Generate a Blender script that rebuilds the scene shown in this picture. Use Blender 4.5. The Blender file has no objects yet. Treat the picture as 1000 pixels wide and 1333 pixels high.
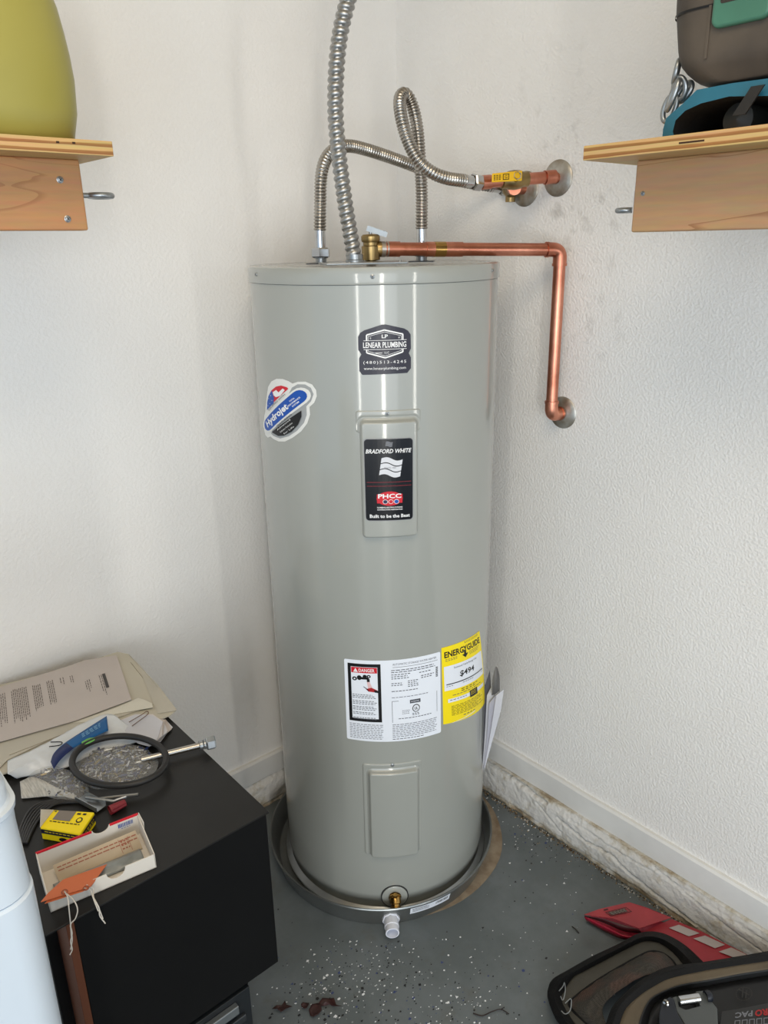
import bpy, bmesh, math, random
from mathutils import Vector, Matrix, noise
S = bpy.context.scene
random.seed(7)
# ------------------------------------------------------------------ camera
F = 1001.0; CX, CY = 500.0, 666.5
def nrm(v): return v.normalized()
_N = nrm(Vector((50, 2863, F))); _R = Vector((-919, -334, F)).normalized(); _R = nrm(_R - _N * _R.dot(_N))
_Z = -_N; _Y = -_R; _X = _Y.cross(_Z)
M3 = Matrix((_X, _Y, _Z))                       # camera axes (x right, y down, z forward) -> world
CAM = Vector((1.58, 1.752, 1.65))
right = M3 @ Vector((1, 0, 0)); down = M3 @ Vector((0, 1, 0)); fwd = M3 @ Vector((0, 0, 1))
cd = bpy.data.cameras.new('camera'); cam = bpy.data.objects.new('camera', cd); S.collection.objects.link(cam)
rot = Matrix((right, -down, -fwd)).transposed().to_4x4(); rot.translation = CAM
cam.matrix_world = rot
cd.sensor_fit = 'VERTICAL'; cd.sensor_height = 36.0; cd.lens = 36.0 * F / 1333.0; cd.clip_start = 0.02
S.camera = cam
# ------------------------------------------------------------------ world and light
w = bpy.data.worlds.new('sky'); S.world = w; w.use_nodes = True
bg = w.node_tree.nodes['Background']; bg.inputs[0].default_value = (0.60, 0.79, 1.0, 1); bg.inputs[1].default_value = 1.0
def area(name, loc, target, sx, sy, power, col):
    l = bpy.data.lights.new(name, 'AREA'); l.shape = 'RECTANGLE'; l.size = sx; l.size_y = sy; l.energy = power; l.color = col
    o = bpy.data.objects.new(name, l); S.collection.objects.link(o); o.location = loc
    o.rotation_euler = (Vector(target) - Vector(loc)).to_track_quat('-Z', 'Y').to_euler(); return o
area('door_daylight', (3.9, 4.6, 1.12), (0.4, 0.36, 1.12), 3.6, 2.1, 40, (0.87, 0.94, 1.0))
for _az, _w, _p in ((56, .26, 36), (35, .14, 14), (84, .20, 17)):      # added unseen strip lights, placed to put narrow bright streaks on the tank
    _d = 5.2; _c = math.radians(_az); area('streak_strip', (0.4+_d*math.cos(_c), 0.36+_d*math.sin(_c), 1.1), (0.4, 0.36, 1.1), _w, 2.1, _p, (1.0, 0.96, 0.88))
area('ceiling_lamp', (1.5, 1.6, 2.68), (1.2, 1.3, 0), 0.9, 0.9, 15, (1.0, 0.84, 0.64))
vs = S.view_settings; vs.view_transform = 'Standard'; vs.look = 'None'; vs.gamma = 1; vs.use_curve_mapping = False; vs.exposure = 0.14

# ------------------------------------------------------------------ placing helpers
def ray(px, py): return (M3 @ Vector((px - CX, py - CY, F))).normalized()
def H(px, py, axis, val):
    d = ray(px, py); return CAM + d * ((val - CAM[axis]) / d[axis])
HD = Vector((fwd.x, fwd.y, 0)).normalized()
HR = Vector((right.x, right.y, 0)).normalized()
def V(px, py, h):
    d = ray(px, py); return CAM + d * (h / d.dot(HD))
TX, TY, TR = 0.402, 0.364, 0.279
def cyl(px, py, r=TR, cx=TX, cy=TY):
    d = ray(px, py); ox, oy = CAM.x - cx, CAM.y - cy
    a = d.x**2 + d.y**2; b = 2 * (ox * d.x + oy * d.y); c = ox * ox + oy * oy - r * r
    t = (-b - math.sqrt(max(0, b * b - 4 * a * c))) / (2 * a); p = CAM + d * t
    return math.atan2(p.y - cy, p.x - cx), p.z
def cp(th, z, r=TR, cx=TX, cy=TY): return Vector((cx + r * math.cos(th), cy + r * math.sin(th), z))

# ------------------------------------------------------------------ materials
def lin(c): return tuple(((x / 255) / 12.92 if x / 255 <= 0.04045 else ((x / 255 + 0.055) / 1.055) ** 2.4) for x in c) + (1,)
MATS = {}
def mat(name, col, rough=0.5, metal=0.0, bump=0.0, bscale=40, var=0.06, vscale=6, coat=0.0, trans=0.0, alpha=1.0, col2=None, stretch=None, spec=None, bdetail=3, bdist=0.002):
    if name in MATS: return MATS[name]
    m = bpy.data.materials.new(name); m.use_nodes = True; nt = m.node_tree; N = nt.nodes; L = nt.links
    b = N['Principled BSDF']; b.inputs['Roughness'].default_value = rough; b.inputs['Metallic'].default_value = metal
    b.inputs['Coat Weight'].default_value = coat; b.inputs['Coat Roughness'].default_value = 0.08
    b.inputs['Transmission Weight'].default_value = trans; b.inputs['Alpha'].default_value = alpha
    if spec is not None: b.inputs['Specular IOR Level'].default_value = spec
    tc = N.new('ShaderNodeTexCoord'); mp = N.new('ShaderNodeMapping'); L.new(tc.outputs['Object'], mp.inputs[0])
    if stretch: mp.inputs['Scale'].default_value = stretch
    nz = N.new('ShaderNodeTexNoise'); nz.inputs['Scale'].default_value = vscale; nz.inputs['Detail'].default_value = 5; L.new(mp.outputs[0], nz.inputs[0])
    rp = N.new('ShaderNodeValToRGB'); c = lin(col); c2 = lin(col2) if col2 else tuple(x * (1 - 2 * var) for x in c[:3]) + (1,)
    rp.color_ramp.elements[0].position = 0.35; rp.color_ramp.elements[1].position = 0.65
    rp.color_ramp.elements[0].color = c2; rp.color_ramp.elements[1].color = c
    L.new(nz.outputs[0], rp.inputs[0]); L.new(rp.outputs[0], b.inputs['Base Color'])
    if bump:
        n2 = N.new('ShaderNodeTexNoise'); n2.inputs['Scale'].default_value = bscale; n2.inputs['Detail'].default_value = bdetail
        L.new(mp.outputs[0], n2.inputs[0]); bp = N.new('ShaderNodeBump'); bp.inputs['Strength'].default_value = bump; bp.inputs['Distance'].default_value = bdist
        L.new(n2.outputs[0], bp.inputs['Height']); L.new(bp.outputs[0], b.inputs['Normal'])
    MATS[name] = m; return m
def ink(name, col, rough=0.4): return mat('ink_' + name, col, rough, var=0.0, spec=0.3)
m_black = ink('black', (22, 22, 24)); m_white = ink('white', (238, 238, 238)); m_red = ink('red', (205, 32, 48)); m_blue = ink('blue', (22, 80, 170))
m_yel = ink('yellow', (252, 226, 20)); m_grey = ink('grey', (120, 122, 128)); m_navy = ink('navy', (38, 44, 80))

def wall_mat(name, bumpst, scale, smudge):
    m = bpy.data.materials.new(name); m.use_nodes = True; nt = m.node_tree; N = nt.nodes; L = nt.links; b = N['Principled BSDF']
    b.inputs['Roughness'].default_value = 0.42; b.inputs['Specular IOR Level'].default_value = 0.35
    tc = N.new('ShaderNodeTexCoord')
    nz = N.new('ShaderNodeTexNoise'); nz.inputs['Scale'].default_value = 2.2; nz.inputs['Detail'].default_value = 6; L.new(tc.outputs['Object'], nz.inputs[0])
    rp = N.new('ShaderNodeValToRGB'); rp.color_ramp.elements[0].position = .3; rp.color_ramp.elements[1].position = .7
    rp.color_ramp.elements[0].color = lin((236, 233, 229)); rp.color_ramp.elements[1].color = lin((241, 239, 236)); L.new(nz.outputs[0], rp.inputs[0])
    last = rp.outputs[0]
    for (x, y, z, r, st) in smudge:      # scuffs and dirt marks around the pipes
        vm = N.new('ShaderNodeVectorMath'); vm.operation = 'DISTANCE'; L.new(tc.outputs['Object'], vm.inputs[0]); vm.inputs[1].default_value = (x, y, z)
        mr = N.new('ShaderNodeMapRange'); mr.inputs[1].default_value = 0; mr.inputs[2].default_value = r; mr.inputs[3].default_value = 1; mr.inputs[4].default_value = 0
        L.new(vm.outputs['Value'], mr.inputs[0])
        n3 = N.new('ShaderNodeTexNoise'); n3.inputs['Scale'].default_value = 26; n3.inputs['Detail'].default_value = 8; L.new(tc.outputs['Object'], n3.inputs[0])
        r3 = N.new('ShaderNodeMapRange'); r3.inputs[1].default_value = 0.55; r3.inputs[2].default_value = 0.75; L.new(n3.outputs[0], r3.inputs[0])
        mu = N.new('ShaderNodeMath'); mu.operation = 'MULTIPLY'; L.new(mr.outputs[0], mu.inputs[0]); L.new(r3.outputs[0], mu.inputs[1])
        m2 = N.new('ShaderNodeMath'); m2.operation = 'MULTIPLY'; m2.inputs[1].default_value = st; L.new(mu.outputs[0], m2.inputs[0])
        mx = N.new('ShaderNodeMix'); mx.data_type = 'RGBA'; L.new(m2.outputs[0], mx.inputs[0]); L.new(last, mx.inputs[6]); mx.inputs[7].default_value = lin((120, 112, 100)); last = mx.outputs[2]
    L.new(last, b.inputs['Base Color'])
    n1 = N.new('ShaderNodeTexNoise'); n1.inputs['Scale'].default_value = scale; n1.inputs['Detail'].default_value = 3.5; L.new(tc.outputs['Object'], n1.inputs[0])
    r1 = N.new('ShaderNodeMapRange'); r1.inputs[1].default_value = .38; r1.inputs[2].default_value = .66; L.new(n1.outputs[0], r1.inputs[0])
    bp = N.new('ShaderNodeBump'); bp.inputs['Strength'].default_value = bumpst; bp.inputs['Distance'].default_value = 0.003; L.new(r1.outputs[0], bp.inputs['Height']); L.new(bp.outputs[0], b.inputs['Normal'])
    return m
m_enamel = mat('heater_enamel', (157, 159, 153), 0.35, 0, 0.05, 5, 0.01, 2, coat=0.9, bdist=.001)
m_galv = mat('galvanised_steel', (172, 176, 178), 0.34, 0.85, 0.1, 60, 0.12, 9)
m_pan = mat('pan_steel', (150, 153, 152), 0.33, 0.8, 0.05, 30, 0.12, 5)
m_chrome = mat('chrome', (205, 205, 205), 0.18, 1.0)
m_stainless = mat('stainless_corrugated', (182, 177, 170), 0.27, 1.0)
m_conduit = mat('conduit_aluminium', (178, 178, 177), 0.38, 1.0)
m_copper = mat('copper', (222, 152, 126), 0.34, 1.0, 0.05, 60, 0.1, 14, col2=(186, 116, 92))
m_brass = mat('brass', (160, 136, 92), 0.34, 1.0, 0.1, 60, 0.15, 20)
m_brass2 = mat('bright_brass', (186, 148, 86), 0.26, 1.0)
m_solder = mat('solder', (200, 190, 180), 0.3, 1.0)
m_hyel = mat('yellow_vinyl', (238, 186, 20), 0.45)
m_ply = None
def wood(name, c1, c2, axis, scale=7):
    m = bpy.data.materials.new(name); m.use_nodes = True; nt = m.node_tree; N = nt.nodes; L = nt.links; b = N['Principled BSDF']; b.inputs['Roughness'].default_value = 0.5
    tc = N.new('ShaderNodeTexCoord'); mp = N.new('ShaderNodeMapping'); L.new(tc.outputs['Object'], mp.inputs[0])
    s = [10, 10, 10]; s[axis] = 1.0; mp.inputs['Scale'].default_value = s
    wv = N.new('ShaderNodeTexNoise'); wv.inputs['Scale'].default_value = scale / 5; wv.inputs['Detail'].default_value = 3; wv.inputs['Distortion'].default_value = 0.5; L.new(mp.outputs[0], wv.inputs[0])
    ml = N.new('ShaderNodeMath'); ml.operation = 'MULTIPLY'; ml.inputs[1].default_value = 9; L.new(wv.outputs[0], ml.inputs[0])
    fr = N.new('ShaderNodeMath'); fr.operation = 'FRACT'; L.new(ml.outputs[0], fr.inputs[0])
    rp = N.new('ShaderNodeValToRGB'); rp.color_ramp.elements[0].color = lin(c1); rp.color_ramp.elements[1].color = lin(c2)
    e = rp.color_ramp.elements.new(0.86); e.color = lin(c1); rp.color_ramp.elements[2].position = 0.97
    L.new(fr.outputs[0], rp.inputs[0])
    n2 = N.new('ShaderNodeTexNoise'); n2.inputs['Scale'].default_value = 14; n2.inputs['Detail'].default_value = 6; L.new(mp.outputs[0], n2.inputs[0])
    mx = N.new('ShaderNodeMix'); mx.data_type = 'RGBA'; mx.blend_type = 'MULTIPLY'; mx.inputs[0].default_value = 0.35; L.new(rp.outputs[0], mx.inputs[6]); L.new(n2.outputs[1], mx.inputs[7])
    L.new(mx.outputs[2], b.inputs['Base Color']); return m
m_apl = wood('maple_apron_left', (192, 140, 92), (174, 120, 76), 0)
m_apr = wood('maple_apron_right', (190, 148, 108), (160, 116, 78), 1)
def plymat(name, axis):
    m = bpy.data.materials.new(name); m.use_nodes = True; nt = m.node_tree; N = nt.nodes; L = nt.links; b = N['Principled BSDF']; b.inputs['Roughness'].default_value = 0.6
    tc = N.new('ShaderNodeTexCoord'); sp = N.new('ShaderNodeSeparateXYZ'); L.new(tc.outputs['Object'], sp.inputs[0])
    mp = N.new('ShaderNodeMapping'); s = [50, 50, 160]; s[axis] = 5; mp.inputs['Scale'].default_value = s; L.new(tc.outputs['Object'], mp.inputs[0])
    nz = N.new('ShaderNodeTexNoise'); nz.inputs['Scale'].default_value = 1.5; nz.inputs['Detail'].default_value = 5; L.new(mp.outputs[0], nz.inputs[0])
    m1 = N.new('ShaderNodeMath'); m1.operation = 'MULTIPLY_ADD'; m1.inputs[1].default_value = 1 / 0.0098; L.new(sp.outputs[2], m1.inputs[0])
    ms = N.new('ShaderNodeMath'); ms.operation = 'MULTIPLY'; ms.inputs[1].default_value = .5; L.new(nz.outputs[0], ms.inputs[0]); L.new(ms.outputs[0], m1.inputs[2])
    fr = N.new('ShaderNodeMath'); fr.operation = 'FRACT'; L.new(m1.outputs[0], fr.inputs[0])
    rp = N.new('ShaderNodeValToRGB'); E = rp.color_ramp.elements; E[0].color = lin((214, 176, 116)); E[1].color = lin((212, 172, 112)); E[0].position = .42; E[1].position = .95
    e = E.new(0.5); e.color = lin((150, 100, 50)); e = E.new(0.86); e.color = lin((168, 116, 62)); L.new(fr.outputs[0], rp.inputs[0])
    mx = N.new('ShaderNodeMix'); mx.data_type = 'RGBA'; mx.blend_type = 'MULTIPLY'; mx.inputs[0].default_value = 0.4; L.new(rp.outputs[0], mx.inputs[6]); L.new(nz.outputs[1], mx.inputs[7])
    L.new(mx.outputs[2], b.inputs['Base Color']); return m

# ------------------------------------------------------------------ mesh helpers
class MB:
    def __init__(s): s.v = []; s.f = []; s.m = []; s.cm = 0
    def add(s, vs, fs, m=None):
        o = len(s.v); s.v += [Vector(x) for x in vs]
        for f in fs: s.f.append([i + o for i in f]); s.m.append(s.cm if m is None else m)
    def box(s, a, b, m=None):
        x0, y0, z0 = a; x1, y1, z1 = b
        s.add([(x0,y0,z0),(x1,y0,z0),(x1,y1,z0),(x0,y1,z0),(x0,y0,z1),(x1,y0,z1),(x1,y1,z1),(x0,y1,z1)],
              [(0,3,2,1),(4,5,6,7),(0,1,5,4),(1,2,6,5),(2,3,7,6),(3,0,4,7)], m)
    def prism(s, pts, n, t, m=None):           # polygon in 3-D thickened along n
        n = Vector(n).normalized() * t; k = len(pts); p = [Vector(x) for x in pts]
        s.add(p + [x + n for x in p], [list(range(k))[::-1], list(range(k, 2 * k))] + [(i, (i+1) % k, k + (i+1) % k, k + i) for i in range(k)], m)
    def tube(s, path, r, seg=12, caps=True, closed=False, m=None, flat=None):
        n = len(path); P = [Vector(p) for p in path]
        rf = r if callable(r) else (lambda i, a: r)
        T = []
        for i in range(n):
            a = P[(i-1) % n] if (closed or i) else P[i]; b = P[(i+1) % n] if (closed or i < n-1) else P[i]; T.append((b - a).normalized())
        u = T[0].orthogonal().normalized() if flat is None else (Vector(flat) - T[0] * Vector(flat).dot(T[0])).normalized(); vs = []
        for i in range(n):
            u = (u - T[i] * u.dot(T[i])).normalized(); w_ = T[i].cross(u)
            for k in range(seg):
                a = 2 * math.pi * k / seg; rr = rf(i, a); vs.append(P[i] + (u * math.cos(a) + w_ * math.sin(a)) * rr)
        fs = []
        for i in range(n if closed else n - 1):
            j = (i + 1) % n
            for k in range(seg): fs.append((i*seg+k, i*seg+(k+1) % seg, j*seg+(k+1) % seg, j*seg+k))
        if caps and not closed: fs += [tuple(range(seg))[::-1], tuple(range((n-1)*seg, n*seg))]
        s.add(vs, fs, m)
    def lathe(s, prof, o=(0,0,0), ax=(0,0,1), seg=32, m=None, phase=0):   # prof: (radius, height along ax)
        o = Vector(o); ax = Vector(ax).normalized(); u = ax.orthogonal().normalized(); w_ = ax.cross(u); vs = []; fs = []
        for (r, h) in prof:
            for k in range(seg):
                a = 2 * math.pi * k / seg + phase; vs.append(o + ax * h + (u * math.cos(a) + w_ * math.sin(a)) * max(r, 1e-5))
        for i in range(len(prof) - 1):
            for k in range(seg): fs.append((i*seg+k, i*seg+(k+1) % seg, (i+1)*seg+(k+1) % seg, (i+1)*seg+k))
        s.add(vs, fs, m)
    def grid(s, fn, nu, nv, m=None, keep=None):
        vs = [fn(i / nu, j / nv) for j in range(nv + 1) for i in range(nu + 1)]; fs = []
        for j in range(nv):
            for i in range(nu):
                if keep is None or keep((i + .5) / nu, (j + .5) / nv): fs.append((j*(nu+1)+i, j*(nu+1)+i+1, (j+1)*(nu+1)+i+1, (j+1)*(nu+1)+i))
        s.add(vs, fs, m)
def link(name, me, parent=None):
    o = bpy.data.objects.new(name, me); S.collection.objects.link(o)
    if parent is not None: o.parent = parent; o.matrix_parent_inverse = parent_inv(parent)
    return o
def wmat(o):
    m = o.matrix_basis.copy()
    return (wmat(o.parent) @ o.matrix_parent_inverse @ m) if o.parent else m
def parent_inv(p): return wmat(p).inverted()
def obj(name, mb, mats, parent=None, smooth=True, bevel=0, origin=None, ang=40, recalc=True, thick=0):
    me = bpy.data.meshes.new(name); o0 = Vector(origin) if origin is not None else None
    vs = mb.v if o0 is None else [v - o0 for v in mb.v]
    me.from_pydata([tuple(v) for v in vs], [], mb.f)
    if not isinstance(mats, (list, tuple)): mats = [mats]
    for m in mats: me.materials.append(m)
    if len(mats) > 1: me.polygons.foreach_set('material_index', [min(x, len(mats)-1) for x in mb.m])
    if recalc:
        bm = bmesh.new(); bm.from_mesh(me); bmesh.ops.recalc_face_normals(bm, faces=bm.faces); bm.to_mesh(me); bm.free()
    if smooth:
        me.shade_smooth(); me.set_sharp_from_angle(angle=math.radians(ang))
    o = link(name, me, None)
    if o0 is not None: o.location = o0
    if parent is not None: o.parent = parent; o.matrix_parent_inverse = parent_inv(parent)
    if thick:
        so = o.modifiers.new('thick', 'SOLIDIFY'); so.thickness = thick; so.offset = 0
    if bevel:
        b = o.modifiers.new('bevel', 'BEVEL'); b.width = bevel; b.segments = 3; b.limit_method = 'ANGLE'; b.angle_limit = math.radians(35)
    return o
def tag(o, label=None, cat=None, group=None, kind=None):
    if label: o['label'] = label
    if cat: o['category'] = cat
    if group: o['group'] = group
    if kind: o['kind'] = kind
    return o
def thing(name, loc, label, cat, group=None):
    o = bpy.data.objects.new(name, None); S.collection.objects.link(o); o.location = loc; o.empty_display_size = .05
    return tag(o, label, cat, group)
def spline(pts, step):
    P = [Vector(p) for p in pts]; P = [P[0] * 2 - P[1]] + P + [P[-1] * 2 - P[-2]]; out = []
    for i in range(1, len(P) - 2):
        for k in range(40):
            t = k / 40; a, b, c, d = P[i-1], P[i], P[i+1], P[i+2]
            out.append(.5 * ((2*b) + (c - a)*t + (2*a - 5*b + 4*c - d)*t*t + (3*b - a - 3*c + d)*t**3))
    out.append(P[-2]); res = [out[0]]; acc = 0
    for i in range(1, len(out)):
        seg = (out[i] - out[i-1]).length
        while acc + seg >= step:
            t = (step - acc) / seg; q = out[i-1].lerp(out[i], t); res.append(q); out[i-1] = q; seg = (out[i] - q).length; acc = 0
        acc += seg
    if (res[-1] - out[-1]).length > step * .3: res.append(out[-1])
    return res
def sm(x): x = max(0, min(1, x)); return x * x * (3 - 2 * x)
def rrect(x0, y0, x1, y1, r, n=6):
    p = []
    for cx, cy, a0 in ((x1-r, y1-r, 0), (x0+r, y1-r, 90), (x0+r, y0+r, 180), (x1-r, y0+r, 270)):
        for k in range(n+1): a = math.radians(a0 + 90*k/n); p.append((cx + r*math.cos(a), cy + r*math.sin(a)))
    return p
# ---- flat print laid on a surface: shapes drawn in (u right, v down) units, then mapped with fn(u, v, height)
class Decal:
    def __init__(s, fn, gap=0.0003): s.fn = fn; s.bm = bmesh.new(); s.mats = []; s.gap = gap
    def mi(s, m):
        if m not in s.mats: s.mats.append(m)
        return s.mats.index(m)
    def poly(s, pts, m, layer):
        f = s.bm.faces.new([s.bm.verts.new((x, y, layer)) for x, y in pts]); f.material_index = s.mi(m)
        if len(pts) > 4: bmesh.ops.triangulate(s.bm, faces=[f])
    def rect(s, x0, y0, x1, y1, m, layer): s.poly([(x0,y0),(x1,y0),(x1,y1),(x0,y1)], m, layer)
    def frame(s, x0, y0, x1, y1, t, m, layer):
        s.rect(x0,y0,x1,y0+t,m,layer); s.rect(x0,y1-t,x1,y1,m,layer); s.rect(x0,y0+t,x0+t,y1-t,m,layer); s.rect(x1-t,y0+t,x1,y1-t,m,layer)
    def ell(s, cx, cy, rx, ry, m, layer, n=24): s.poly([(cx+rx*math.cos(2*math.pi*k/n), cy+ry*math.sin(2*math.pi*k/n)) for k in range(n)], m, layer)
    def line(s, a, b, t, m, layer):
        a, b = Vector(a), Vector(b); d = (b-a).normalized(); n = Vector((-d.y, d.x)) * t/2; s.poly([tuple(a+n), tuple(b+n), tuple(b-n), tuple(a-n)], m, layer)
    def text(s, txt, x, y, h, m, layer, w=None, rot=0, shear=0, bold=0, space=1):   # x, y = centre of the line; h = cap height
        c = bpy.data.curves.new('t', 'FONT'); c.body = txt; c.size = 1; c.resolution_u = 2; c.shear = shear; c.offset = bold; c.space_character = space; c.fill_mode = 'FRONT'
        o = bpy.data.objects.new('t', c); me = bpy.data.meshes.new_from_object(o)
        xs = [v.co.x for v in me.vertices]
        if not xs: return
        x0, x1 = min(xs), max(xs); sy = h / 0.70; sx = (w / (x1-x0)) if w else sy; cr, sr = math.cos(rot), math.sin(rot)
        vs = []
        for v in me.vertices:
            a = (v.co.x - (x0+x1)/2) * sx; b = -(v.co.y - .35) * sy; vs.append(s.bm.verts.new((x + a*cr - b*sr, y + a*sr + b*cr, layer)))
        k = s.mi(m)
        for p in me.polygons:
            try: f = s.bm.faces.new([vs[i] for i in p.vertices]); f.material_index = k
            except ValueError: pass
        bpy.data.objects.remove(o); bpy.data.meshes.remove(me); bpy.data.curves.remove(c)
    def micro(s, x0, y0, x1, n, dy, th, m, layer, ragged=.2, vert=False):     # print too small to read: word-long dashes
        for i in range(n):
            x = x0; e = x1 - random.random() * ragged * (x1-x0)
            while x < e:
                wd = random.uniform(.02, .07) * (x1-x0) + th*2; q = min(x+wd, e)
                if vert: s.rect(y0+i*dy, x, y0+i*dy+th, q, m, layer)
                else: s.rect(x, y0+i*dy, q, y0+i*dy+th, m, layer)
                x = q + th*1.3
    def make(s, name, parent, step=None, axis=0, span=(0, 1)):
        if step:
            x = span[0] + step
            while x < span[1]:
                no = (1,0,0) if axis == 0 else (0,1,0); co = (x,0,0) if axis == 0 else (0,x,0)
                bmesh.ops.bisect_plane(s.bm, geom=s.bm.verts[:]+s.bm.edges[:]+s.bm.faces[:], plane_co=co, plane_no=no); x += step
            ys = [v.co.y for v in s.bm.verts]; y = min(ys) + step*2.5
            while y < max(ys):
                bmesh.ops.bisect_plane(s.bm, geom=s.bm.verts[:]+s.bm.edges[:]+s.bm.faces[:], plane_co=(0,y,0), plane_no=(0,1,0)); y += step*2.5
        for v in s.bm.verts: v.co = s.fn(v.co.x, v.co.y, v.co.z * s.gap)
        me = bpy.data.meshes.new(name); s.bm.to_mesh(me); s.bm.free()
        for m in s.mats: me.materials.append(m)
        return link(name, me, parent)
def quadmap(q, W, Hh, r=TR, cx=TX, cy=TY, off=.0006):       # q = four pixels TL TR BR BL on the jacket
    c = [cyl(x, y, r, cx, cy) for x, y in q]
    def fn(u, v, h):
        a, b = u / W, v / Hh
        th = (1-a)*(1-b)*c[0][0] + a*(1-b)*c[1][0] + a*b*c[2][0] + (1-a)*b*c[3][0]
        z = (1-a)*(1-b)*c[0][1] + a*(1-b)*c[1][1] + a*b*c[2][1] + (1-a)*b*c[3][1]
        return cp(th, z, r + off + h, cx, cy)
    return fn
def planemap(q, W, Hh, n=None, off=.0004):                  # q = four 3-D corners TL TR BR BL
    q = [Vector(x) for x in q]; nn = (q[1]-q[0]).cross(q[3]-q[0]).normalized()
    if nn.dot(CAM - q[0]) < 0: nn = -nn
    def fn(u, v, h):
        a, b = u / W, v / Hh
        return q[0]*(1-a)*(1-b) + q[1]*a*(1-b) + q[2]*a*b + q[3]*(1-a)*b + nn*(off + h)
    return fn

# =================================================================== SETTING
RL = 4.6
m_floor = bpy.data.materials.new('painted_concrete_floor'); m_floor.use_nodes = True
def _floor():
    nt = m_floor.node_tree; N = nt.nodes; L = nt.links; b = N['Principled BSDF']; b.inputs['Roughness'].default_value = 0.38
    tc = N.new('ShaderNodeTexCoord')
    n1 = N.new('ShaderNodeTexNoise'); n1.inputs['Scale'].default_value = 5; n1.inputs['Detail'].default_value = 8; n1.inputs['Roughness'].default_value = .65; L.new(tc.outputs['Object'], n1.inputs[0])
    rp = N.new('ShaderNodeValToRGB'); E = rp.color_ramp.elements; E[0].position = .42; E[0].color = lin((92, 99, 101)); E[1].position = .6; E[1].color = lin((104, 111, 114)); L.new(n1.outputs[0], rp.inputs[0])
    n2 = N.new('ShaderNodeTexNoise'); n2.inputs['Scale'].default_value = 11; n2.inputs['Detail'].default_value = 9; n2.inputs['Roughness'].default_value = .7; L.new(tc.outputs['Object'], n2.inputs[0])
    r2 = N.new('ShaderNodeMapRange'); r2.inputs[1].default_value = .56; r2.inputs[2].default_value = .72; r2.inputs[4].default_value = .6; L.new(n2.outputs[0], r2.inputs[0])
    mx = N.new('ShaderNodeMix'); mx.data_type = 'RGBA'; L.new(r2.outputs[0], mx.inputs[0]); L.new(rp.outputs[0], mx.inputs[6]); mx.inputs[7].default_value = lin((92, 90, 82)); L.new(mx.outputs[2], b.inputs['Base Color'])
    n3 = N.new('ShaderNodeTexNoise'); n3.inputs['Scale'].default_value = 60; n3.inputs['Detail'].default_value = 4; L.new(tc.outputs['Object'], n3.inputs[0])
    bp = N.new('ShaderNodeBump'); bp.inputs['Strength'].default_value = .12; bp.inputs['Distance'].default_value = .002; L.new(n3.outputs[0], bp.inputs['Height']); L.new(bp.outputs[0], b.inputs['Normal'])
_floor()
g = MB(); g.box((-.1, -.1, -.1), (RL, RL, 0)); floor = tag(obj('floor', g, m_floor, smooth=False), 'grey painted concrete garage floor with paint flecks', kind='structure')
e1 = H(727, 232, 0, 0); e2 = H(684, 246, 0, 0); e3 = H(733, 537, 0, 0)
g = MB(); g.box((0, -.1, .02), (RL, 0, 2.75)); tag(obj('wall_left', g, wall_mat('drywall_left', .2, 130, []), smooth=False), 'off-white textured garage wall left of the corner', kind='structure')
g = MB(); g.box((-.1, -.1, .02), (0, RL, 2.75))
tag(obj('wall_right', g, wall_mat('drywall_right', .36, 165, [(0, e1.y+.05, e1.z-.05, .2, .55), (0, e3.y+.02, e3.z+.22, .2, .35), (0, e1.y-.03, e1.z+.16, .18, .25)]), smooth=False), 'off-white orange-peel garage wall right of the corner', kind='structure')
g = MB(); g.box((-.1, -.1, 2.75), (RL, RL, 2.85)); tag(obj('ceiling', g, mat('ceiling_paint', (222, 208, 184), .8), smooth=False), 'off-white garage ceiling', kind='structure')
m_base = mat('baseboard_paint', (228, 227, 224), .45, 0, .25, 40, .05, 8)
def baseboard(name, right_side, z0, z1):
    g = MB(); L_ = 3.2; n = 160
    for i in range(n):
        a, b = L_*i/n, L_*(i+1)/n
        wob = lambda s_: 0.0025 * noise.noise((s_*7, 3.1 if right_side else 9.2, 0)); 
        def P(s_, d, z): return (d, s_, z) if right_side else (s_, d, z)
        za, zb = z0 + wob(a), z0 + wob(b)
        pr = [(-.001, 0), (.013, 0), (.0145, .01), (.0135, z1 - z0 - .006), (.009, z1 - z0), (-.001, z1 - z0)]
        vs = [P(a, d, za + h) for d, h in pr] + [P(b, d, zb + h) for d, h in pr]; k = len(pr)
        g.add(vs, [(j, j+1, k+j+1, k+j) for j in range(k-1)])
    return tag(obj(name, g, m_base, ang=30), 'white painted board along the wall', kind='structure')
baseboard('baseboard_right', True, .112, .184); baseboard('baseboard_left', False, .104, .176)
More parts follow.
